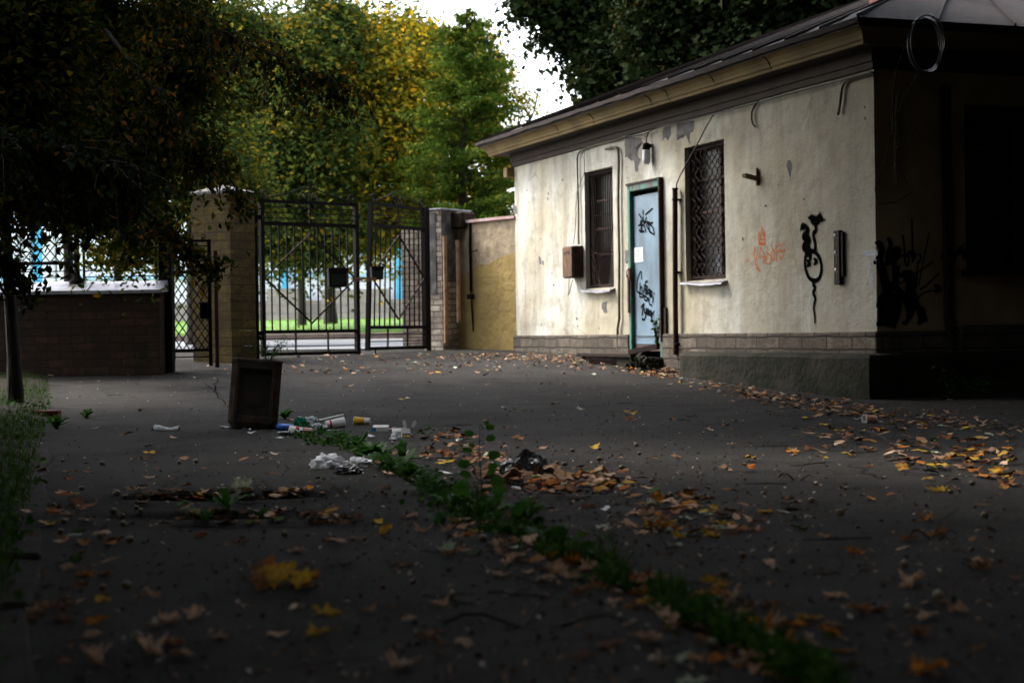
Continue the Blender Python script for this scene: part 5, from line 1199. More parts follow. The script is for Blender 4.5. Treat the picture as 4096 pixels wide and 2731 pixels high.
band([(1010, 1230), (1200, 1262), (1400, 1340), (1600, 1420), (1780, 1530)], 170, 36, 18, (5, 6, .8, 1.4, .8, .8), (.08, .13))
band([(1620, 1360), (1720, 1420), (1850, 1480), (1960, 1545)], 60, 40, 22, (5, 6, 1, 1.5, .6, .6))
band([(300, 1140), (690, 1138)], 60, 25, 7, (5, 7, 1, 1, .8, .8), (.06, .11)); band([(430, 1190), (790, 1192)], 50, 20, 6, (5, 7, .6, .8, .8, .6), (.06, .1))
band([(110, 1095), (190, 1150), (170, 1240), (230, 1330), (120, 1450)], 62, 45, 30, (5, 8, .6, 1.5, .8, .4), (.07, .12))
band([(600, 1345), (710, 1345)], 4, 12, 9, (0, 2, 6, 2, 1, 0), (.11, .14))
band([(1415, 955), (1455, 958)], 9, 9, 4, (0, 1, 6, 2, 2, 0), (.08, .12)); band([(1165, 945), (1200, 943)], 4, 6, 2, (0, 0, 5, 0, 4, 0), (.08, .1))
band([(1800, 1035), (1850, 1042)], 8, 12, 5, (1, 1, 5, 3, 0, 1)); band([(1490, 1158)], 0, 1, 1, W0) if False else None
for _ in range(360):
    py = 832+(1568-832)*rnd.random()**1.7; spots.append((rnd.uniform(60, 2350), py, rnd.choices(KEYS, W0)[0], rnd.uniform(.05, .11)))
for _ in range(160): spots.append((rnd.uniform(600, 1150), rnd.uniform(812, 860), rnd.choices(KEYS, (6, 2, 2, 3, 0, 2))[0], rnd.uniform(.05, .09)))
for px, py, k, s_ in ((925, 1532, 'tan', .13), (570, 1465, 'tan', .08), (1395, 1490, 'brown', .12), (1545, 1255, 'pale', .09), (1720, 1060, 'yellow', .09), (290, 1010, 'orange', .12), (560, 1066, 'tan', .10), (572, 1136, 'pale', .17), (2165, 1128, 'yellow', .14), (1065, 1485, 'tan', .09), (345, 1098, 'tan', .09), (1010, 1495, 'brown', .07)):
    spots.append((px, py, k, s_))
hits = []
def free(p):
    q = w2l(Vector((p.x, p.y, 0)))
    if q.y > -.04 and q.x > -.1 and q.x < HLEN+.1: return False
    if q.x > xs0-.02 and q.y > -.33 and q.x < HLEN+.33: return False
    return p.y < 26
for px, py, k, s_ in spots:
    if not (0 < px < 2352 and 815 < py < 1600): continue
    if py > 1250 and s_ < .125 and rnd.random() < .35: continue
    p = gd(px, py)
    if free(p): hits.append((s_/p.y, p, k, s_))
hits.sort(key=lambda t: -t[0])
zone = lambda p: 'left side of the yard' if p.x < -.9 else ('right foreground' if p.x > 1.2 and p.y < 9 else ('guard house side' if p.x > .9 else 'middle of the yard'))
desc = dict(tan='pale tan dry', brown='dark brown curled', yellow='bright yellow', orange='rusty orange', green='still green', pale='pale grey-green')
far = []
for i, (q, p, k, s_) in enumerate(hits):
    if i < 272:
        me = rnd.choice(LMESH[k]); o = bpy.data.objects.new('fallen_leaf', me); C.objects.link(o)
        o.location = (p.x, p.y, p.z+.001); o.scale = (s_, s_*rnd.uniform(.8, 1.05), s_*rnd.uniform(.6, 1.5)); o.rotation_euler = (rnd.gauss(0, .13), rnd.gauss(0, .13), rnd.uniform(0, 6.28))
        if rnd.random() < .05: o.rotation_euler[0] += rnd.uniform(.5, 1.1); o.location.z += s_*.18
        zt_ = zone(p); tag(o, '%s fallen leaf lying loose on the asphalt, %s' % (desc[k], zt_), 'leaf', '%s fallen leaves, %s' % (desc[k], zt_))
    else: far.append((p, k, s_))
# heap of upright curled yellow leaves in the near foreground
for k in range(13):
    p = gd(rnd.uniform(585, 735), rnd.uniform(1325, 1362)); me = rnd.choice(LMESH[rnd.choice(['yellow', 'yellow', 'orange', 'brown'])]); o = bpy.data.objects.new('fallen_leaf', me); C.objects.link(o); s_ = rnd.uniform(.07, .12)
    o.location = p+Vector((0, 0, s_*.22)); o.scale = (s_, s_, s_*1.1); o.rotation_euler = (rnd.uniform(.2, 1.2), rnd.uniform(-.6, .6), rnd.uniform(-.9, .9)); tag(o, 'curled yellow-brown leaf in the heap in the near left foreground', 'leaf', 'heap of yellow leaves in the near left foreground')
# the rest as one carpet mesh built of small lobed leaves
g_ = np.random.default_rng(4); V = []; Fc = []; mi = []
tp = [(-.45, .0), (-.38, -.25), (-.14, -.26), (-.04, -.46), (.14, -.34), (.24, -.2), (.5, 0), (.24, .2), (.14, .34), (-.04, .46), (-.14, .26), (-.38, .25)]
for p, k, s_ in far:
    a = rnd.uniform(0, 6.28); ca, sa = math.cos(a), math.sin(a); tx, ty = rnd.gauss(0, .14), rnd.gauss(0, .14); cu = rnd.uniform(-.4, 1.2); n0 = len(V); c = []
    oval = rnd.random() < .4; lift = rnd.random()**3*.03
    for (u, v) in (tp if not oval else [(-.5, 0), (-.2, -.22), (.15, -.2), (.5, 0), (.15, .2), (-.2, .22)]):
        x = u*ca-v*sa; y = u*sa+v*ca; z = tx*u+ty*v+cu*v*v+.15*rnd.uniform(-1, 1)*.5; V.append((p.x+x*s_, p.y+y*s_, z*s_)); c.append(z*s_)
    m0 = min(c)
    for j in range(n0, len(V)): x, y, z = V[j]; V[j] = (x, y, p.z+.003+lift+z-m0)
    V.append((p.x, p.y, p.z+.004+lift-m0)); ce_ = len(V)-1; n = ce_-n0
    for j in range(n): Fc.append((ce_, n0+j, n0+(j+1) % n)); mi.append(KEYS.index(k))
me = bpy.data.meshes.new('leaf_litter'); me.from_pydata(V, [], Fc)
for k in KEYS:
    c1, c2, c3 = KC[k]; m = N(k+'_litter'); col = m.ramp(m.noise(3.7, 2), [(.35, c1), (.5, c2), (.65, c3)]); m.pbr(col, .85, 0, .05); me.materials.append(m.mat)
me.polygons.foreach_set('material_index', mi); me.update(); o = bpy.data.objects.new('leaf_litter', me); C.objects.link(o); tag(o, 'scattered small dry leaves across the far yard and along the guard house', 'leaf litter', kind='stuff')
print('leaves', len(hits), 'far', len(far))
# gritty debris (crumbs of leaf, bark and gravel): uncountable
P = []; 
for _ in range(5200):
    px = rnd.uniform(0, 2352); py = 815+(1568-815)*rnd.random()**1.5
    if rnd.random() < .35: px = rnd.gauss(1250, 380); py = rnd.gauss(1120, 110)
    if not (815 < py < 1567): continue
    p = gd(px, py)
    if free(p): P.append((p.x, p.y, p.z+.004))
leaf_cloud('leaf_crumbs', P, g_.normal(size=(len(P), 3))*.35+np.array([0, 0, 1]), .010+.022*g_.random(len(P)), g_.random(len(P)), leafmat('crumb', [(0, (.03, .02, .014)), (.5, (.10, .05, .03)), (.8, (.28, .18, .11)), (1, (.5, .42, .34))], .1), KITE, .2, None, 4)
tag(bpy.data.objects['leaf_crumbs'], 'fine crumbs of leaf and bark littering the asphalt', 'debris', kind='stuff')
# twigs and acorns
for i in range(30):
    px = rnd.choice([rnd.uniform(150, 2300), rnd.gauss(1250, 350), rnd.gauss(1900, 250)]); py = rnd.uniform(900, 1400); px = min(max(px, 100), 2300); p = gd(px, py)
    if not free(p): continue
    L_ = rnd.uniform(.07, .28); pts = [Vector((-L_/2+L_*k/5, rnd.uniform(-.1, .1)*L_, .006+rnd.uniform(0, .006))) for k in range(6)]
    g = MB(); g.tube(pts, [.0035, .003, .003, .0026, .0022, .0012], 5)
    if rnd.random() < .6: q = pts[2]; g.tube([q, q+Vector((L_*.12, L_*.14, .012)), q+Vector((L_*.25, L_*.2, .01))], .0018, 4)
    o = g.build('twig', MT['bark']); o.location = p; o.rotation_euler = (0, 0, rnd.gauss(0, .5)+(math.pi if rnd.random() < .5 else 0)); z_ = zone(p); tag(o, 'thin dark broken twig lying on the asphalt, %s' % z_, 'twig', 'twigs, %s' % z_)
for (a, b, lab, r_) in (((1020, 1436), (1440, 1442), 'long thin stick lying across the dark foreground', .006), ((1975, 995), (2150, 1045), 'forked branch resting over the paper cup and yellow leaves', .008), ((1790, 1100), (1870, 1106), 'short stick beside curled leaves on the right', .005), ((2090, 1238), (2200, 1240), 'thin stick in the right foreground', .004)):
    A_ = gd(*a); B__ = gd(*b); mid = (A_+B__)/2; g = MB(); n = 9; pts = [A_.lerp(B__, k/n)-mid+Vector((0, rnd.uniform(-.02, .02), .012+.02*math.sin(k))) for k in range(n+1)]; g.tube(pts, [r_*(1-.6*k/n) for k in range(n+1)], 6)
    g.tube([pts[4], pts[4]+Vector((.05, .06, .06)), pts[4]+Vector((.12, .1, .1))], [r_*.5, r_*.3, r_*.2], 4); o = g.build('stick', MT['bark']); o.location = mid; tag(o, lab, 'stick')
ac = MB(); ac.lathe([(0, -.011), (.008, -.009), (.0115, 0), (.009, .009), (0, .0125)], 10)
acm = ac.build('acorn', simple('acorn_shell', (.14, .10, .045), (.07, .04, .02), 30, .4)); first = True
for i in range(74):
    if i < 40: px, py = rnd.choice([(rnd.uniform(280, 700), rnd.gauss(1140, 6)), (rnd.uniform(100, 500), rnd.uniform(1050, 1250)), (rnd.uniform(1150, 1500), rnd.uniform(1030, 1120))])
    else: px, py = rnd.uniform(150, 2300), rnd.uniform(1000, 1540)
    p = gd(px, py)
    if not free(p): continue
    o = acm if first else acm.copy()
    if not first: C.objects.link(o)
    first = False; o.location = p+Vector((0, 0, .010)); o.rotation_euler = (rnd.uniform(1, 2), 0, rnd.uniform(0, 6)); o.scale = (rnd.uniform(.9, 1.4),)*3; z_ = zone(p); tag(o, 'small round brown acorn lying on the asphalt, %s' % z_, 'acorn', 'acorns, %s' % z_)

# ================================================================== WEEDS
def toothed_leaf(g, o, az, L_, W_, up, n=9, m=0, tooth=.3, droop=.9):
    d = Vector((math.cos(az), math.sin(az), 0)); s = Vector((-d.y, d.x, 0)); V = []
    tw = rnd.uniform(-.3, .3)
    for i in range(n+1):
        t = i/n; p = o + d*(L_*math.cos(up)*t+L_*.12*t*t) + Vector((0, 0, L_*math.sin(up)*(t-droop*.42*t*t)))
        w_ = W_*(.10+.9*math.sin(math.pi*min(1, t**1.25))**.8)*(1+tooth*(1 if i % 2 else -1)) if 0 < i < n else W_*.05
        ss = (s*math.cos(tw*t)+Vector((0, 0, 1))*math.sin(tw*t)); V += [p-ss*w_/2+Vector((0, 0, w_*.16)), p, p+ss*w_/2+Vector((0, 0, w_*.16))]
    F_ = []
    for i in range(n): q = i*3; F_ += [(q, q+1, q+4, q+3), (q+1, q+2, q+5, q+4)]
    g.add(V, F_, m, True)
def wmat(name, c1, c2): 
    m = N(name); col = m.ramp(m.noise(11, 4), [(.35, c1), (.65, c2)]); x = m.pbr(col, .55, 0, .15, out=False); t = m.n('ShaderNodeBsdfTranslucent'); m.l(col, t.inputs['Color']); ms = m.n('ShaderNodeMixShader'); ms.inputs[0].default_value = .35
    m.l(x.outputs[0], ms.inputs[1]); m.l(t.outputs[0], ms.inputs[2]); m.l(ms.outputs[0], m.out.inputs['Surface']); return m.mat
WG = wmat('dandelion_leaf', (.04, .11, .014), (.02, .065, .010)); WG2 = wmat('fresh_weed_leaf', (.07, .18, .02), (.035, .11, .014))
def dandelion(px, py, n, L_, lab, mat=WG, upr=(.5, 1.3), W_=.26):
    p = gd(px, py); g = MB()
    for k in range(n): l = L_*rnd.uniform(.55, 1.1); toothed_leaf(g, Vector((rnd.uniform(-.02, .02), rnd.uniform(-.02, .02), -.005)), rnd.uniform(0, 6.28), l, l*W_*rnd.uniform(.8, 1.2), rnd.uniform(*upr))
    o = g.build('dandelion', mat); o.location = p; tag(o, lab, 'weed', 'broad-leaved weeds along the crack')
for a in ((655, 962, 13, .17, 'leafy weed standing right beside the concrete bin', WG2, (.7, 1.4), .42), (700, 985, 12, .11, 'low weed between the green bottle and the blue can'), (735, 998, 14, .12, 'weed growing over the red and white cup'), (760, 1010, 16, .13, 'bushy weed behind the striped cup'),
          (790, 1018, 15, .14, 'dandelion in front of the wide clear cup'), (822, 1035, 10, .19, 'tall upright dandelion leaf clump right of the trash', WG, (1.0, 1.45), .34), (838, 1052, 13, .17, 'dandelion beside the crumpled white tissue'), (866, 1050, 12, .20, 'arching dandelion just right of the tissue'),
          (885, 1075, 14, .20, 'large dandelion with long toothed leaves in the crack'), (912, 1085, 13, .17, 'dandelion leaning over the asphalt left of the sapling'), (940, 1100, 13, .15, 'low dandelion left of the sapling'), (925, 1060, 8, .2, 'single tall leaved weed left of the sapling', WG, (1.1, 1.4), .22),
          (985, 1130, 14, .15, 'weed clump touching the edge of the brown paper'), (1040, 1165, 15, .15, 'dark weed clump below the sapling'), (1120, 1190, 14, .15, 'weed clump right below the sapling'), (1195, 1215, 12, .18, 'upright blade-leaved weed in the middle of the strip', WG, (1.0, 1.4), .3), (1260, 1250, 14, .13, 'weed tuft in the lower middle of the crack'),
          (1010, 1205, 12, .10, 'small weed clump at the slab edge'), (520, 1170, 9, .16, 'small weed standing between the two sunken holes'), (600, 1192, 10, .10, 'low weed in the nearer sunken hole'), (470, 1196, 9, .10, 'feathery weed at the left of the nearer hole'), (200, 960, 12, .14, 'weed at the left verge by the red brick'), (130, 985, 14, .2, 'large leafy weed on the left verge')):
    dandelion(*a)
# sapling
sp = gd(1105, 1172); t = thing('maple_sapling', 'knee-high green maple sapling growing from the crack', 'sapling', sp); g = MB(); Hs = .20*0+(gd(1105, 1172).y)*(1172-972)*1.7415/F
g.tube([(0, 0, -.02), (.004, 0, Hs*.3), (-.004, 0, Hs*.65), (0, 0, Hs)], [.0035, .003, .0022, .001], 5)
lv = MB()
for k, (fz, sg, ln) in enumerate(((.98, .3, .035), (.93, 1, .05), (.86, -1, .055), (.80, 1, .055), (.72, -1, .04), (.66, -.6, .06), (.62, .8, .06), (.55, 1, .075), (.50, -1, .075), (.47, .5, .06), (.40, 1, .05), (.36, -1, .07), (.30, .7, .08), (.24, -.8, .08), (.18, 1, .085), (.12, -1, .11), (.08, .8, .08))):
    o_ = Vector((0, 0, Hs*fz)); az = (0 if sg > 0 else math.pi)+rnd.uniform(-.7, .7); d = Vector((math.cos(az), math.sin(az), .25)); g.tube([o_, o_+d*ln*.55], .0012, 4)
    q = o_+d*ln*.55; nn = Vector((rnd.uniform(-.4, .4), -1, rnd.uniform(.2, .9))).normalized(); tt = (d-nn*d.dot(nn)).normalized(); bb = nn.cross(tt); lv = MB(); ln *= .62; V = [q+tt*ln*.6]
    for j in range(12): a = 2*math.pi*j/12; V.append(q+tt*(ln*.6+ln*.62*math.cos(a))+bb*ln*.44*math.sin(a)*(1+.12*(-1)**j)-nn*ln*.12*abs(math.sin(a))*-1)
    lv.add(V, [(0, j+1, (j+1) % 12+1) for j in range(12)], 0, True); lv.build('leaf', WG2, t)
g.build('stem', MT['bark'], t)
# low creeping growth along the crack
P = []; S_ = []
line = [(645, 985), (720, 1005), (800, 1025), (880, 1062), (960, 1105), (1040, 1150), (1120, 1195), (1220, 1240), (1330, 1285), (1450, 1345), (1580, 1410), (1700, 1480), (1820, 1550), (1900, 1600)]
for _ in range(5200):
    i = rnd.randrange(len(line)-1); a, b = line[i], line[i+1]; t = rnd.random(); w_ = (16, 18, 14, 16, 26, 42, 36, 22, 26, 30, 34, 34, 30)[i]
    px = a[0]+(b[0]-a[0])*t+rnd.gauss(0, w_*.9); py = a[1]+(b[1]-a[1])*t+rnd.gauss(0, w_*.36)
    if noise.noise((px*.014, py*.03, 2)) < (-.1 if i < 7 else .08): continue
    p = gd(px, min(py, 1640)); P.append((p.x, p.y, p.z+.004+abs(rnd.gauss(0, .022)))); S_.append(rnd.uniform(.012, .034))
leaf_cloud('ground_cover', P, g_.normal(size=(len(P), 3))*.6+np.array([0, -.3, 1]), S_, g_.random(len(P)), MT['weed'], [(-.5, 0), (-.3, -.4), (.2, -.42), (.5, 0), (.2, .42), (-.3, .4)], .25, None, 8)
tag(bpy.data.objects['ground_cover'], 'low creeping weeds filling the crack across the asphalt', 'weeds', kind='stuff')
# grass blades along the crack, on the left verge and at the walls
def blades(name, label, pts, h, mat, seed, wide=.05):
    g2 = np.random.default_rng(seed); n = len(pts); P = np.array(pts); H = np.array([rnd.uniform(*h) for _ in range(n)]); T = g2.normal(size=(n, 3))*.45+np.array([0, 0, 1]); T /= np.linalg.norm(T, axis=1)[:, None]
    Nn = g2.normal(size=(n, 3)); Nn[:, 2] *= .2; P = P+T*H[:, None]*.5
    leaf_cloud(name, P, Nn, H, g2.random(n), mat, [(-.5, -wide*.5), (0, -wide*.45), (.5, 0), (0, wide*.45), (-.5, wide*.5)], .35, None, seed, T); tag(bpy.data.objects[name], label, 'grass', kind='stuff')
P = []
for _ in range(2600):
    i = rnd.randrange(5, len(line)-1); a, b = line[i], line[i+1]; t = rnd.random(); qx = a[0]+(b[0]-a[0])*t+rnd.gauss(0, 30); qy = min(1640, a[1]+(b[1]-a[1])*t+rnd.gauss(0, 13))
    if noise.noise((qx*.014, qy*.03, 2)) < .08: continue
    p = gd(qx, qy); P.append(tuple(p))
blades('crack_grass', 'tufts of grass growing from the crack in the near foreground', P, (.03, .10), MT['grass'], 51, .06)
P = []
for _ in range(24000):
    y = 3.2+18*rnd.random()**1.4; x = vedge(y)-.10-abs(rnd.gauss(0, .9))*(.6+y*.05)
    if noise.noise((x*1.6, y*1.1, 9)) < -.15 and rnd.random() < .8: continue
    P.append((x, y, G(x, y)+.015))
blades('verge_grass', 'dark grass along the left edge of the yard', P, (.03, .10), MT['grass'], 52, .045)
P = []; S_ = []
for _ in range(1000):
    y = 3.2+16*rnd.random()**1.3; x = vedge(y)-.05-abs(rnd.gauss(0, .55)); P.append((x, y, G(x, y)+.02+abs(rnd.gauss(0, .02)))); S_.append(rnd.uniform(.02, .05))
leaf_cloud('verge_weeds', P, g_.normal(size=(len(P), 3))*.6+np.array([0, -.3, 1]), S_, g_.random(len(P)), MT['weed'], MAPLE, .2, None, 9); tag(bpy.data.objects['verge_weeds'], 'low leafy weeds on the dark left verge', 'weeds', kind='stuff')
P = []
for _ in range(9000): x = rnd.uniform(-16, 2); y = rnd.uniform(41.7, 51.5); P.append((x, y, .84+(y-41.7)*.0367))
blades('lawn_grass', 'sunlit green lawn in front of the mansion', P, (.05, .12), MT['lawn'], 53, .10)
# shrubs at the walls
def shrub(label, p, h, w_, n, size, mat, cat='bush', name='shrub'):
    t = thing(name, label, cat, p); g = MB(); PP = []
    for k in range(9):
        q = Vector((rnd.uniform(-w_, w_), rnd.uniform(-w_, w_)*.6, h*rnd.uniform(.6, 1.05))); g.tube([(0, 0, -.03), q*.5+Vector((0, 0, .03)), q], [.006, .004, .002], 4)
        for j in range(n//9): u = rnd.uniform(.25, 1.05); PP.append(tuple(q*u+Vector((rnd.gauss(0, w_*.18), rnd.gauss(0, w_*.18), rnd.gauss(0, .04)))))
    g.build('stem', MT['bark'], t); leaf_cloud('foliage', PP, g_.normal(size=(len(PP), 3))+np.array([0, -.2, .8]), size*(.7+.6*g_.random(len(PP))), g_.random(len(PP)), mat, KITE, .2, t, 6)
shrub('feathery weed bush at the foot of the left gate leaf', gp(1075, 1445), .30, .28, 420, .03, MT['weed'])
shrub('small green plant at the foot of the yellow wall', gp(1905, 1385)+Vector((0, 0, .02)), .38, .22, 110, .085, MT['weed'])
shrub('sparse climbing weed at the lower right of the blue door', hw(d1-.16, -.03, dzb+.05), .42, .07, 36, .07, MT['weed'])
shrub('low green growth at the left corner of the guard house', gp(2060, 1375), .10, .35, 200, .05, MT['weed'])
shrub('tuft of weeds at the foot of the conduit left of the door', gp(2440, 1408), .12, .3, 160, .04, MT['weed'])
shrub('weeds in the dark corner by the end wall footing', gp(3860, 1590), .25, .45, 200, .05, MT['weed'])
# hooked iron bar
p = gp(1975, 1392); g = MB(); g.tube([(0, 0, -.02), (0, 0, .13), (.03, 0, .16), (.22, .02, .165)], .012, 6); o = g.build('iron_hook', MT['rust']); o.location = p; tag(o, 'bent iron rod sticking up before the yellow wall', 'iron rod')

# ================================================================== CONCRETE BIN
bp = gp(1010, 1712); t = thing('litter_bin', 'tilted concrete litter bin with a sunken front panel and dull red paint', 'litter bin', (bp.x, bp.y, bp.z-.004)); t.rotation_euler = (R(-1), R(5.2), R(7))
cm = N('bin_concrete'); col = cm.ramp(cm.noise(5, 8, None, .7), [(.38, (.075, .058, .042)), (.6, (.032, .025, .019))]); col = cm.mix(cm.ramp(cm.noise(4, 8, cm.co((1.4, 1.4, .5)), .7), [(.56, 0), (.60, .9)]), col, (.06, .016, .013)); col = cm.mix(cm.ramp(cm.noise(7, 8, cm.co((1, 1, .4)), .75), [(.62, 0), (.65, .9)]), col, (.30, .23, .13))
cm.pbr(col, .9, 0, .15, cm.bump(cm.noise(25, 6), .6, .015)); BM = cm.mat
g = MB(); hw_, dd_, hh, ch = .195, .17, .555, .045
def octo(w_, d_, c, z): return [(-w_+c, -d_, z), (w_-c, -d_, z), (w_, -d_+c, z), (w_, d_-c, z), (w_-c, d_, z), (-w_+c, d_, z), (-w_, d_-c, z), (-w_, -d_+c, z)]
lv_ = [(hw_-.035, dd_-.03, ch, 0), (hw_, dd_, ch, .055), (hw_, dd_, ch, hh-.03), (hw_+.004, dd_+.004, ch, hh-.025), (hw_+.004, dd_+.004, ch, hh-.006), (hw_-.004, dd_-.004, ch, hh), (hw_-.04, dd_-.04, ch*.6, hh), (hw_-.05, dd_-.05, ch*.6, hh-.08), (hw_-.06, dd_-.06, ch*.6, .08)]
V = []
for q in lv_: V += octo(*q)
# faces except the front one between levels 1 and 2, which becomes a frame with a sunken panel
Fc = [tuple(range(7, -1, -1))]
for r_ in range(len(lv_)-1):
    for i in range(8):
        if r_ == 1 and i in (0, 4): continue
        j = (i+1) % 8; Fc.append((r_*8+i, r_*8+j, r_*8+8+j, r_*8+8+i))
Fc.append(tuple(range((len(lv_)-1)*8, len(lv_)*8)))
g.add(V, Fc)
for sg in (-1, 1):
    x0, x1, z0, z1 = -hw_+ch, hw_-ch, .055, hh-.03; a0, a1, b0, b1 = x0+.022, x1-.022, .10, hh-.075; y_ = dd_*sg; yi = (dd_-.03)*sg
    P_ = [(x0, y_, z0), (x1, y_, z0), (x1, y_, z1), (x0, y_, z1), (a0, y_, b0), (a1, y_, b0), (a1, y_, b1), (a0, y_, b1), (a0+.008, yi, b0+.008), (a1-.008, yi, b0+.008), (a1-.008, yi, b1-.008), (a0+.008, yi, b1-.008)]
    g.add(P_, [(0, 1, 5, 4), (1, 2, 6, 5), (2, 3, 7, 6), (3, 0, 4, 7), (4, 5, 9, 8), (5, 6, 10, 9), (6, 7, 11, 10), (7, 4, 8, 11)])
g.build('body', BM, t)
pm = simple('sunken_panel', (.035, .03, .022), (.016, .014, .011), 5, .9, bs=20, bst=.6)
for sg in (-1, 1):
    g = MB(); yi = (dd_-.031)*sg; g.box((a0+.004, min(yi, yi-.008*sg), b0+.004), (a1-.004, max(yi, yi-.008*sg), b1-.004))
    if sg < 0:
        for q in (1, .82): g.tube([(.10*q*math.cos(k*math.pi/16), yi, .29+.13*q*math.sin(k*math.pi/16)) for k in range(33)], .004, 5)
    g.build('panel', pm, t)

# ================================================================== LITTER
def mesh_obj(g, name, mats, lab, cat, p, rz=0, grp=None):
    o = g.build(name, mats); o.location = p; o.rotation_euler = (0, 0, rz) if not hasattr(rz, '__len__') else rz; tag(o, lab, cat, grp); return o
def cup(px, py, L_, r0, r1, rz, lab, mats, bands=(), tilt=0):
    """paper cup on its side; mouth (r0) towards -x"""
    p = gp(px, py); t = thing('paper_cup', lab, 'cup', (p.x, p.y, p.z+r1*.95)); t.rotation_euler = (0, R(tilt), rz); M_ = Matrix.Rotation(R(90), 4, 'Y')
    cs = [0, .02, .25, .3, .55, .6, .62, .9, 1]; g = MB()
    rr_ = lambda u: r0+(r1-r0)*u
    us = sorted({0.0, 1.0, *[b for q in bands for b in q[:2]]})
    for u0, u1 in zip(us, us[1:]):
        mi_ = 0
        for q0, q1, m_ in bands:
            if q0 <= (u0+u1)/2 <= q1: mi_ = m_
        g.lathe([(rr_(u0), L_*u0), (rr_(u1), L_*u1)], 28, mi_, (-L_/2, 0, 0), M_)
    g.lathe([(r1, L_), (0, L_-.006)], 28, 0, (-L_/2, 0, 0), M_); g.lathe([(r0-.002, .001), (r1-.002, L_-.008), (0, L_-.008)], 28, 0, (-L_/2, 0, 0), M_)
    g.build('body', mats, t); g = MB(); g.lathe([(r0+.0025*math.cos(k*math.pi/3), .0025*math.sin(k*math.pi/3)) for k in range(7)], 28, 0, (-L_/2, 0, 0), M_); g.build('rim', mats[0], t); return t
wp = simple('white_card', (.80, .78, .74), (.68, .66, .62), 9, .5, bs=6, bst=.1); redp = simple('red_print', (.55, .02, .025), (.45, .015, .02), 9, .5); yelp = simple('yellow_card', (.80, .42, .02), (.70, .36, .02), 8, .5); blup = simple('blue_print', (.03, .12, .55), (.02, .07, .30), 14, .35); pink = simple('salmon_card', (.75, .38, .25), (.62, .30, .2), 8, .6)
c1 = cup(1205, 1742, .165, .041, .029, R(-8), 'large white paper cup with red print lying on its side before the bin', [wp, redp], [(.62, .97, 0)], 3)
g = MB()
for a0_, a1_, u0, u1 in ((35, 75, .28, .44), (80, 118, .33, .42), (40, 62, .66, .98), (-5, 30, .66, .98), (70, 110, .6, .7)):
    V = []; n = 8
    for i in range(n+1):
        for u in (u0, u1):
            a = R(a0_+(a1_-a0_)*i/n); r_ = .041+(.029-.041)*u+.0008; V.append((-.0825+.165*u, -r_*math.cos(a), r_*math.sin(a)))
    g.add(V, [(2*i, 2*i+1, 2*i+3, 2*i+2) for i in range(n)], 0, True)
g.build('print', redp, c1)
cup(1450, 1697, .13, .037, .027, R(-14), 'yellow and white paper cup lying right of the wide clear cup', [wp, yelp], [(0.0, .66, 1)], 2)
cup(3480, 1690, .10, .038, .028, R(20), 'salmon and white paper cup lying under a branch among yellow leaves', [wp, pink], [(.08, .92, 1)], 0)
c2 = cup(1340, 1710, .15, .045, .032, R(158), 'wide white paper cup with its open mouth turned to the right', [wp, redp], [(.72, .82, 1)], 0)
c2.rotation_euler = (0, R(4), R(202)); 
# straw / rolled tube
p = gp(1325, 1700); g = MB(); g.tube([(-.11, .0, .0), (.10, 0, .045)], .011, 12); mesh_obj(g, 'paper_tube', wp, 'white rolled paper tube pointing up over the litter', 'paper tube', p+Vector((0, .02, .035)), R(-8))
# blue can
p = gp(1140, 1725); t = thing('drink_can', 'blue drink can with black end lying against the bin', 'can', (p.x, p.y, p.z+.03), R(-18)); t.rotation_euler[1] = R(7); M_ = Matrix.Rotation(R(90), 4, 'Y'); g = MB()
g.lathe([(.024, 0), (.029, .008), (.029, .135), (.024, .145), (0, .143)], 24, 0, (-.07, 0, 0), M_); g.build('body', simple('blue_can_paint', (.03, .16, .62), (.015, .04, .16), 16, .3, .4, .5), t); g = MB(); g.lathe([(0, -.012), (.018, -.012), (.024, -.004), (.0245, .002)], 20, 0, (-.072, 0, 0), M_); g.lathe([(.0295, -.001), (.0295, .012)], 20, 0, (-.07, 0, 0), M_); g.build('end', MT['iron'], t)
# crumpled things
def crumple(name, lab, cat, p, sc, mats, seed, amp=.35, sub=4, fr_q=3.0, flat=0, rz=0, ridge=0, extra=None):
    bm = bmesh.new(); bmesh.ops.create_icosphere(bm, subdivisions=sub, radius=1)
    for v in bm.verts:
        c = v.co.copy(); n1 = noise.noise(c*fr_q+Vector((seed, 0, 0))); n2 = noise.noise(c*fr_q*2.7+Vector((0, seed, 0)))
        v.co = c*(1+amp*n1*1.6+amp*.6*abs(n2)-(ridge*abs(math.sin(math.atan2(c.y, c.x)*9+n1*3))*(.3+max(0, c.z)) if ridge else 0))
        if extra: v.co = extra(v.co, c)
        v.co = Vector((v.co.x*sc[0], v.co.y*sc[1], v.co.z*sc[2])); 
        if v.co.z < -sc[2]*.35: v.co.z = -sc[2]*.35
    me = bpy.data.meshes.new(name); bm.to_mesh(me); bm.free(); me.materials.append(mats)
    o = bpy.data.objects.new(name, me); C.objects.link(o); o.location = p+Vector((0, 0, sc[2]*.34)); o.rotation_euler = (0, 0, rz); tag(o, lab, cat); return o
clearp = simple('cloudy_plastic', (.62, .66, .68), (.45, .5, .52), 10, .2, 0, .6, bs=14, bst=.5)
crumple('plastic_bottle', 'crumpled green plastic bottle behind the blue can', 'bottle', gp(1205, 1712), (.055, .04, .062), simple('green_plastic', (.005, .28, .14), (.003, .14, .08), 12, .15, 0, .6, bs=10, bst=.5), 3, .28, 4, 2.5, rz=.4, ridge=.1)
crumple('plastic_bag', 'crumpled clear plastic between the green bottle and white tube', 'plastic bag', gp(1245, 1700), (.06, .04, .048), clearp, 5, .4)
crumple('plastic_cup', 'crushed clear plastic cup with a red stripe left of the wide cup', 'plastic cup', gp(1270, 1718), (.055, .04, .035), clearp, 6, .3)
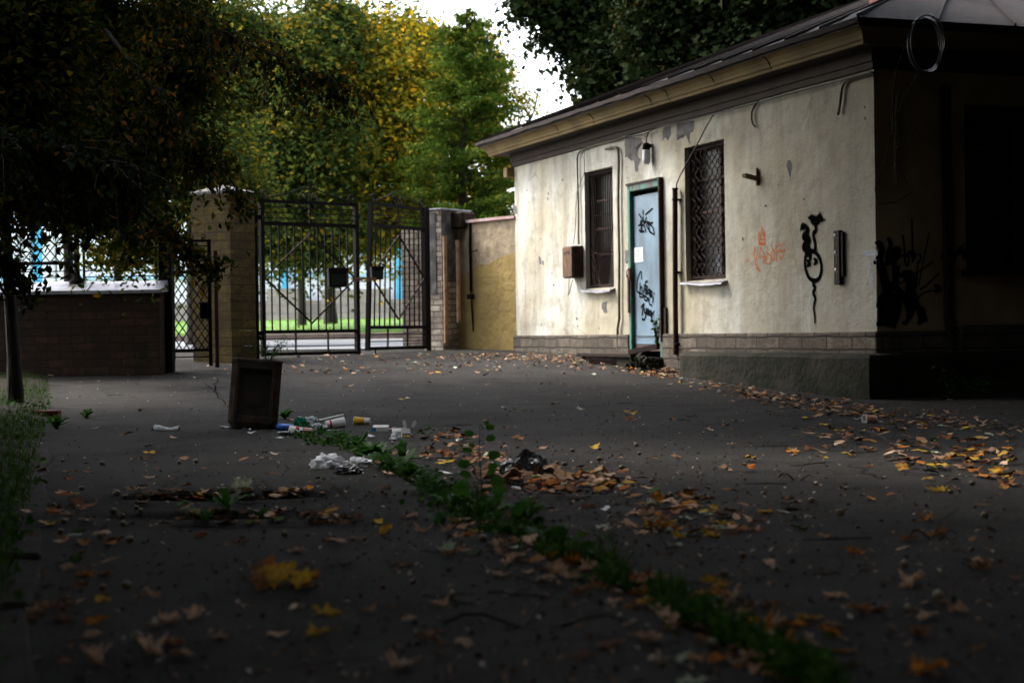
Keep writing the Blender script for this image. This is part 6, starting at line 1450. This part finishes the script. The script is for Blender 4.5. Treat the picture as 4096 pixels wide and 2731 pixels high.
crumple('tissue', 'big crumpled white tissue on the asphalt left of the dandelions', 'tissue', gp(1318, 1872), (.085, .055, .050), MT['tissue'], 8, .30, 5, 2.6)
crumple('tissue', 'flared white tissue end left of the big crumpled tissue', 'tissue', gp(1292, 1870), (.035, .03, .05), MT['tissue'], 9, .4, 4, 2.6)
crumple('tissue', 'torn white tissue lying among the dandelions', 'tissue', gp(1435, 1868), (.06, .04, .035), MT['tissue'], 10, .5, 4, 3)
crumple('tissue', 'twisted thin white tissue linking the crumpled ones', 'tissue', gp(1378, 1872), (.05, .02, .012), MT['tissue'], 12, .3, 4, 2)
crumple('plastic_cup', 'squashed clear plastic cup standing before the cartons', 'plastic cup', gp(1582, 1757), (.032, .026, .035), clearp, 13, .25, 4, 2, extra=lambda a, c: Vector((a.x*(1.15-.45*c.z), a.y*(1.15-.45*c.z), a.z)))
crumple('plastic_bag', 'small dark glossy plastic scrap beside the white tissue', 'plastic bag', gp(1400, 1895), (.06, .04, .028), simple('black_film', (.012, .012, .013), (.02, .02, .022), 9, .2, 0, .7, bs=22, bst=.6), 14, .5)
def bagf(a, c): 
    k = max(0, c.z-.55); return Vector((a.x*(1-.75*k*2)+.18*k, a.y*(1-.75*k*2), a.z+.55*k*k*2))
crumple('trash_bag', 'small knotted black plastic trash bag on the asphalt', 'trash bag', gp(2098, 1905), (.118, .085, .088), simple('black_bag_film', (.008, .008, .010), (.014, .015, .018), 9, .16, 0, .9, bs=18, bst=1, bd=.02), 21, .20, 5, 1.8, ridge=.16, extra=bagf)
# sheets of paper, cartons, tray
def paper(name, lab, cat, px, py, L_, W_, rz, mat, amp=.015, thick=.0012, seed=0, curl=0, rows=10, grp=None):
    p = gp(px, py); g = MB(); V = []; n = 14
    for i in range(n+1):
        for j in range(rows+1):
            x = L_*(i/n-.5); y = W_*(j/rows-.5); z = amp*(noise.noise((x*22, y*22, seed))+.6)+curl*(x/L_)**2*4*L_*.2+amp*.8*abs(noise.noise((x*9, y*11, seed+4)))
            V.append((x+.06*L_*noise.noise((y*30, 0, seed+i*.0)), y+.05*L_*noise.noise((x*26, 1, seed)), max(.001, z)))
    F_ = [(i*(rows+1)+j, (i+1)*(rows+1)+j, (i+1)*(rows+1)+j+1, i*(rows+1)+j+1) for i in range(n) for j in range(rows)]
    g.add(V, F_, 0, False); o = g.build(name, mat); md = o.modifiers.new('thickness', 'SOLIDIFY'); md.thickness = thick; o.location = p+Vector((0, 0, .002)); o.rotation_euler = (0, 0, rz); tag(o, lab, cat, grp); return o
# folded white wrapper on the left
p = gp(665, 1722); g = MB(); n = 12; V = []
for i in range(n+1):
    x = -.10+.20*i/n; b_h = .046*(.75+.25*math.sin(i*.5+1)); w2_ = .03
    V += [(x, -.022, 0.001), (x+.004, -.016, b_h*.9), (x+.006, .0, b_h), (x, .03, .004)]
for i in range(n):
    for j in range(3): q = i*4+j; g.add([V[q], V[q+4], V[q+5], V[q+1]], [(0, 1, 2, 3)], 0, True)
o = mesh_obj(g, 'paper_sleeve', MT['white'], 'folded bright white paper sleeve lying alone on the left asphalt', 'paper', p, R(-4)); md = o.modifiers.new('thickness', 'SOLIDIFY'); md.thickness = .0015
crumple('plastic_bag', 'small black plastic end beside the white paper sleeve', 'plastic bag', gp(617, 1722), (.022, .02, .016), MT['iron'], 31, .3, 3)
bp_ = simple('brown_wrapping', (.36, .22, .14), (.24, .13, .08), 6, .8, bs=8, bst=.5, bd=.02)
paper('brown_paper', 'large crumpled sheet of brown paper below the black bag', 'paper', 2025, 1940, .30, .15, R(8), bp_, .055, .0015, 3, .4, 14)
paper('brown_paper', 'standing crumpled piece of brown paper right of the black bag', 'paper', 2195, 1905, .10, .08, R(30), bp_, .045, .0015, 9, .4, 12)
paper('brown_paper', 'small tan crumpled paper at the left end of the brown sheet', 'paper', 1925, 1925, .09, .08, R(60), bp_, .06, .0015, 5, .5)
for a in ((905, 1712, .09, .05, -10, 'flat pale paper scrap at the left foot of the bin', 1), (985, 1722, .07, .03, 5, 'torn white paper scrap just before the bin', 2), (1010, 1735, .07, .03, -15, 'white scrap with leaves before the bin', 3), (1115, 1755, .09, .02, -6, 'white plastic lid lying below the foil tray', 4),
          (1560, 1720, .08, .05, 20, 'pink striped paper wrapper beyond the carton', 5), (1505, 1712, .07, .06, 0, 'white crumpled wrapper inside the open carton', 6), (1845, 1768, .07, .035, 0, 'white printed paper scrap beside the curled leaves', 7), (1335, 1728, .10, .04, 10, 'white napkin lying under the wide cup', 8), (1160, 1680, .06, .03, 0, 'pink paper scrap right behind the bin', 9),
          (1895, 1972, .05, .03, 30, 'bright white crumpled scrap below the brown paper', 10), (2065, 1958, .04, .02, 10, 'tiny white scrap right below the brown paper', 11), (2325, 1882, .035, .012, 0, 'thin white paper strip right of the black bag', 12), (2420, 2045, .05, .02, 50, 'small rolled white paper on the right asphalt', 13), (1800, 1900, .12, .03, -20, 'strip of pale paper beside the sapling', 14), (3800, 1600, .05, .03, 0, 'white scrap near the dark footing', 15), (1485, 1690+60, .05, .04, 0, 'crumpled silver foil scrap below the dry leaves', 16)):
    px, py, L_, W_, rz, lab, sd_ = a; paper('paper_scrap', lab, 'paper', px, py, L_, W_, R(rz), pink if 'pink' in lab else MT['white'], .014, .001, sd_, .2)
def carton(px, py, w_, d_, h, rz, lab, col, flap):
    p = gp(px, py); t = thing('carton', lab, 'carton', p, rz); g = MB(); k = .003
    g.box((-w_/2, -d_/2, 0), (w_/2, d_/2, k)); g.box((-w_/2, -d_/2, k), (w_/2, -d_/2+k, h)); g.box((-w_/2, d_/2-k, k), (w_/2, d_/2, h)); g.box((-w_/2, -d_/2+k, k), (-w_/2+k, d_/2-k, h)); g.box((w_/2-k, -d_/2+k, k), (w_/2, d_/2-k, h))
    g.build('tray', wp, t); g = MB(); g.box((-w_/2-.001, -d_/2-.0015, h*.1), (w_*flap[0], -d_/2-.0002, h*.98)); g.build('print', col, t)
    g = MB(); a = Vector((0, d_/2, h)); V = [(-w_/2, d_/2, h), (w_/2, d_/2, h), (w_/2*1.02, d_/2+d_*.55*math.cos(flap[1]), h+d_*.7*math.sin(flap[1])), (-w_/2, d_/2+d_*.55*math.cos(flap[1]), h+d_*.7*math.sin(flap[1]))]; g.add(V, [(0, 1, 2, 3)]); o = g.build('flap', wp, t); md = o.modifiers.new('thickness', 'SOLIDIFY'); md.thickness = .002; return t
ct = carton(1520, 1724, .12, .07, .03, R(-4), 'open white carton with a blue left corner full of wrappers', simple('teal_print', (.02, .25, .45), (.02, .2, .38), 9), (-.2, .3))
ct = carton(1600, 1741, .11, .06, .03, R(6), 'white carton with its lid raised to the right', wp, (-.4, .5))
g = MB(); 
for dx, ry in ((-.02, -14), (.03, 24)): 
    M_ = Matrix.Rotation(R(ry), 3, 'Y'); V = [M_ @ Vector(q) for q in ((-.012, 0, 0), (.012, 0, 0), (.014, .004, .045), (.0, .006, .055), (-.012, .004, .045))]; g.add([v+Vector((dx, 0, 0)) for v in V], [(0, 1, 2, 3, 4)])
o = mesh_obj(g, 'paper_tab', wp, 'two upright white paper tabs behind the raised carton lid', 'paper', gp(1632, 1738)+Vector((0, .04, .05)), 0); md = o.modifiers.new('thickness', 'SOLIDIFY'); md.thickness = .0015
t = carton(1625, 1748, .065, .05, .028, R(12), 'small silver-printed box before the white carton', simple('grey_print', (.20, .22, .25), (.5, .5, .52), 30), (.5, 1.2))
p = gp(1150, 1743); g = MB(); n = 48; V = []
for i in range(n):
    a = 2*math.pi*i/n; fl = .002*(-1)**i
    for rx, ry, z in ((.052+fl, .032+fl, .0), (.066+fl, .042+fl, .027), (.072, .048, .028), (.073, .049, .026), (.050, .030, .002)): V.append((rx*math.copysign(abs(math.cos(a))**.7, math.cos(a)), ry*math.copysign(abs(math.sin(a))**.7, math.sin(a)), z+(.006*noise.noise((i*.4, z*9, 0)) if z > .02 else 0)))
F_ = []
for i in range(n):
    j = (i+1) % n
    for k in range(4): F_.append((i*5+k, j*5+k, j*5+k+1, i*5+k+1))
g.add(V, F_); g.add([V[i*5+4] for i in range(n)], [tuple(range(n))])
mesh_obj(g, 'foil_tray', simple('foil', (.55, .55, .57), (.4, .4, .42), 9, .3, .9, .5, bs=20, bst=.2), 'crimped aluminium foil tray in front of the blue can', 'tray', p, R(4))
# shallow cup with brown rim among leaves; brick and kerb blocks on the left
crumple('food_tray', 'squashed pale paper tray among curled leaves right of the cartons', 'tray', gp(1805, 1750), (.05, .03, .018), simple('stained_card', (.35, .33, .27), (.18, .15, .11), 12), 33, .3, 4)
p = gp(192, 1665); g = MB(); g.box((-.11, -.05, -.02), (.11, .05, .055), 0, .006); mesh_obj(g, 'red_brick', simple('red_brick_face', (.20, .035, .03), (.10, .02, .018), 9, .9, bs=30, bst=.6), 'dull red brick lying on the left verge', 'brick', p, R(-6))
km = simple('kerb_stone_mat', (.038, .030, .024), (.018, .014, .011), 4, .9, bs=25, bst=.7, bd=.02, spec=.1)
y = 3.4; k = 0
while y < 10.5:
    L_ = rnd.uniform(.85, 1.1); x = vedge(y+L_/2)-.10; g = MB(); g.box((-.075, -L_/2+.012, -.15), (.075, L_/2-.012, .018), 0, .012); o = g.build('kerb_stone', km); o.location = (x, y+L_/2, G(x+.1, y+L_/2)); o.rotation_euler = (R(rnd.uniform(-1.5, 1.5)), R(rnd.uniform(-4, 4)), math.atan(.265)+R(rnd.uniform(-3, 3)))
    tag(o, 'dark worn kerb stone half buried along the left verge', 'kerb stone', 'kerb stones on the left verge'); y += L_
# sunken drain grates in the two holes
for cx, cy, lab in ((-1.28, 7.65, 'iron drain grate at the bottom of the farther hole'), (-1.15, 6.75, 'iron drain grate at the bottom of the nearer hole')):
    g = MB()
    for k in range(12): g.box((-.3, -.115+.02*k, 0), (.3, -.105+.02*k, .02))
    g.box((-.32, -.13, -.01), (.32, -.118, .022)); g.box((-.32, .12, -.01), (.32, .132, .022)); o = g.build('drain_grate', MT['rust']); o.location = (cx, cy, G(cx, cy)+.0); tag(o, lab, 'drain grate')
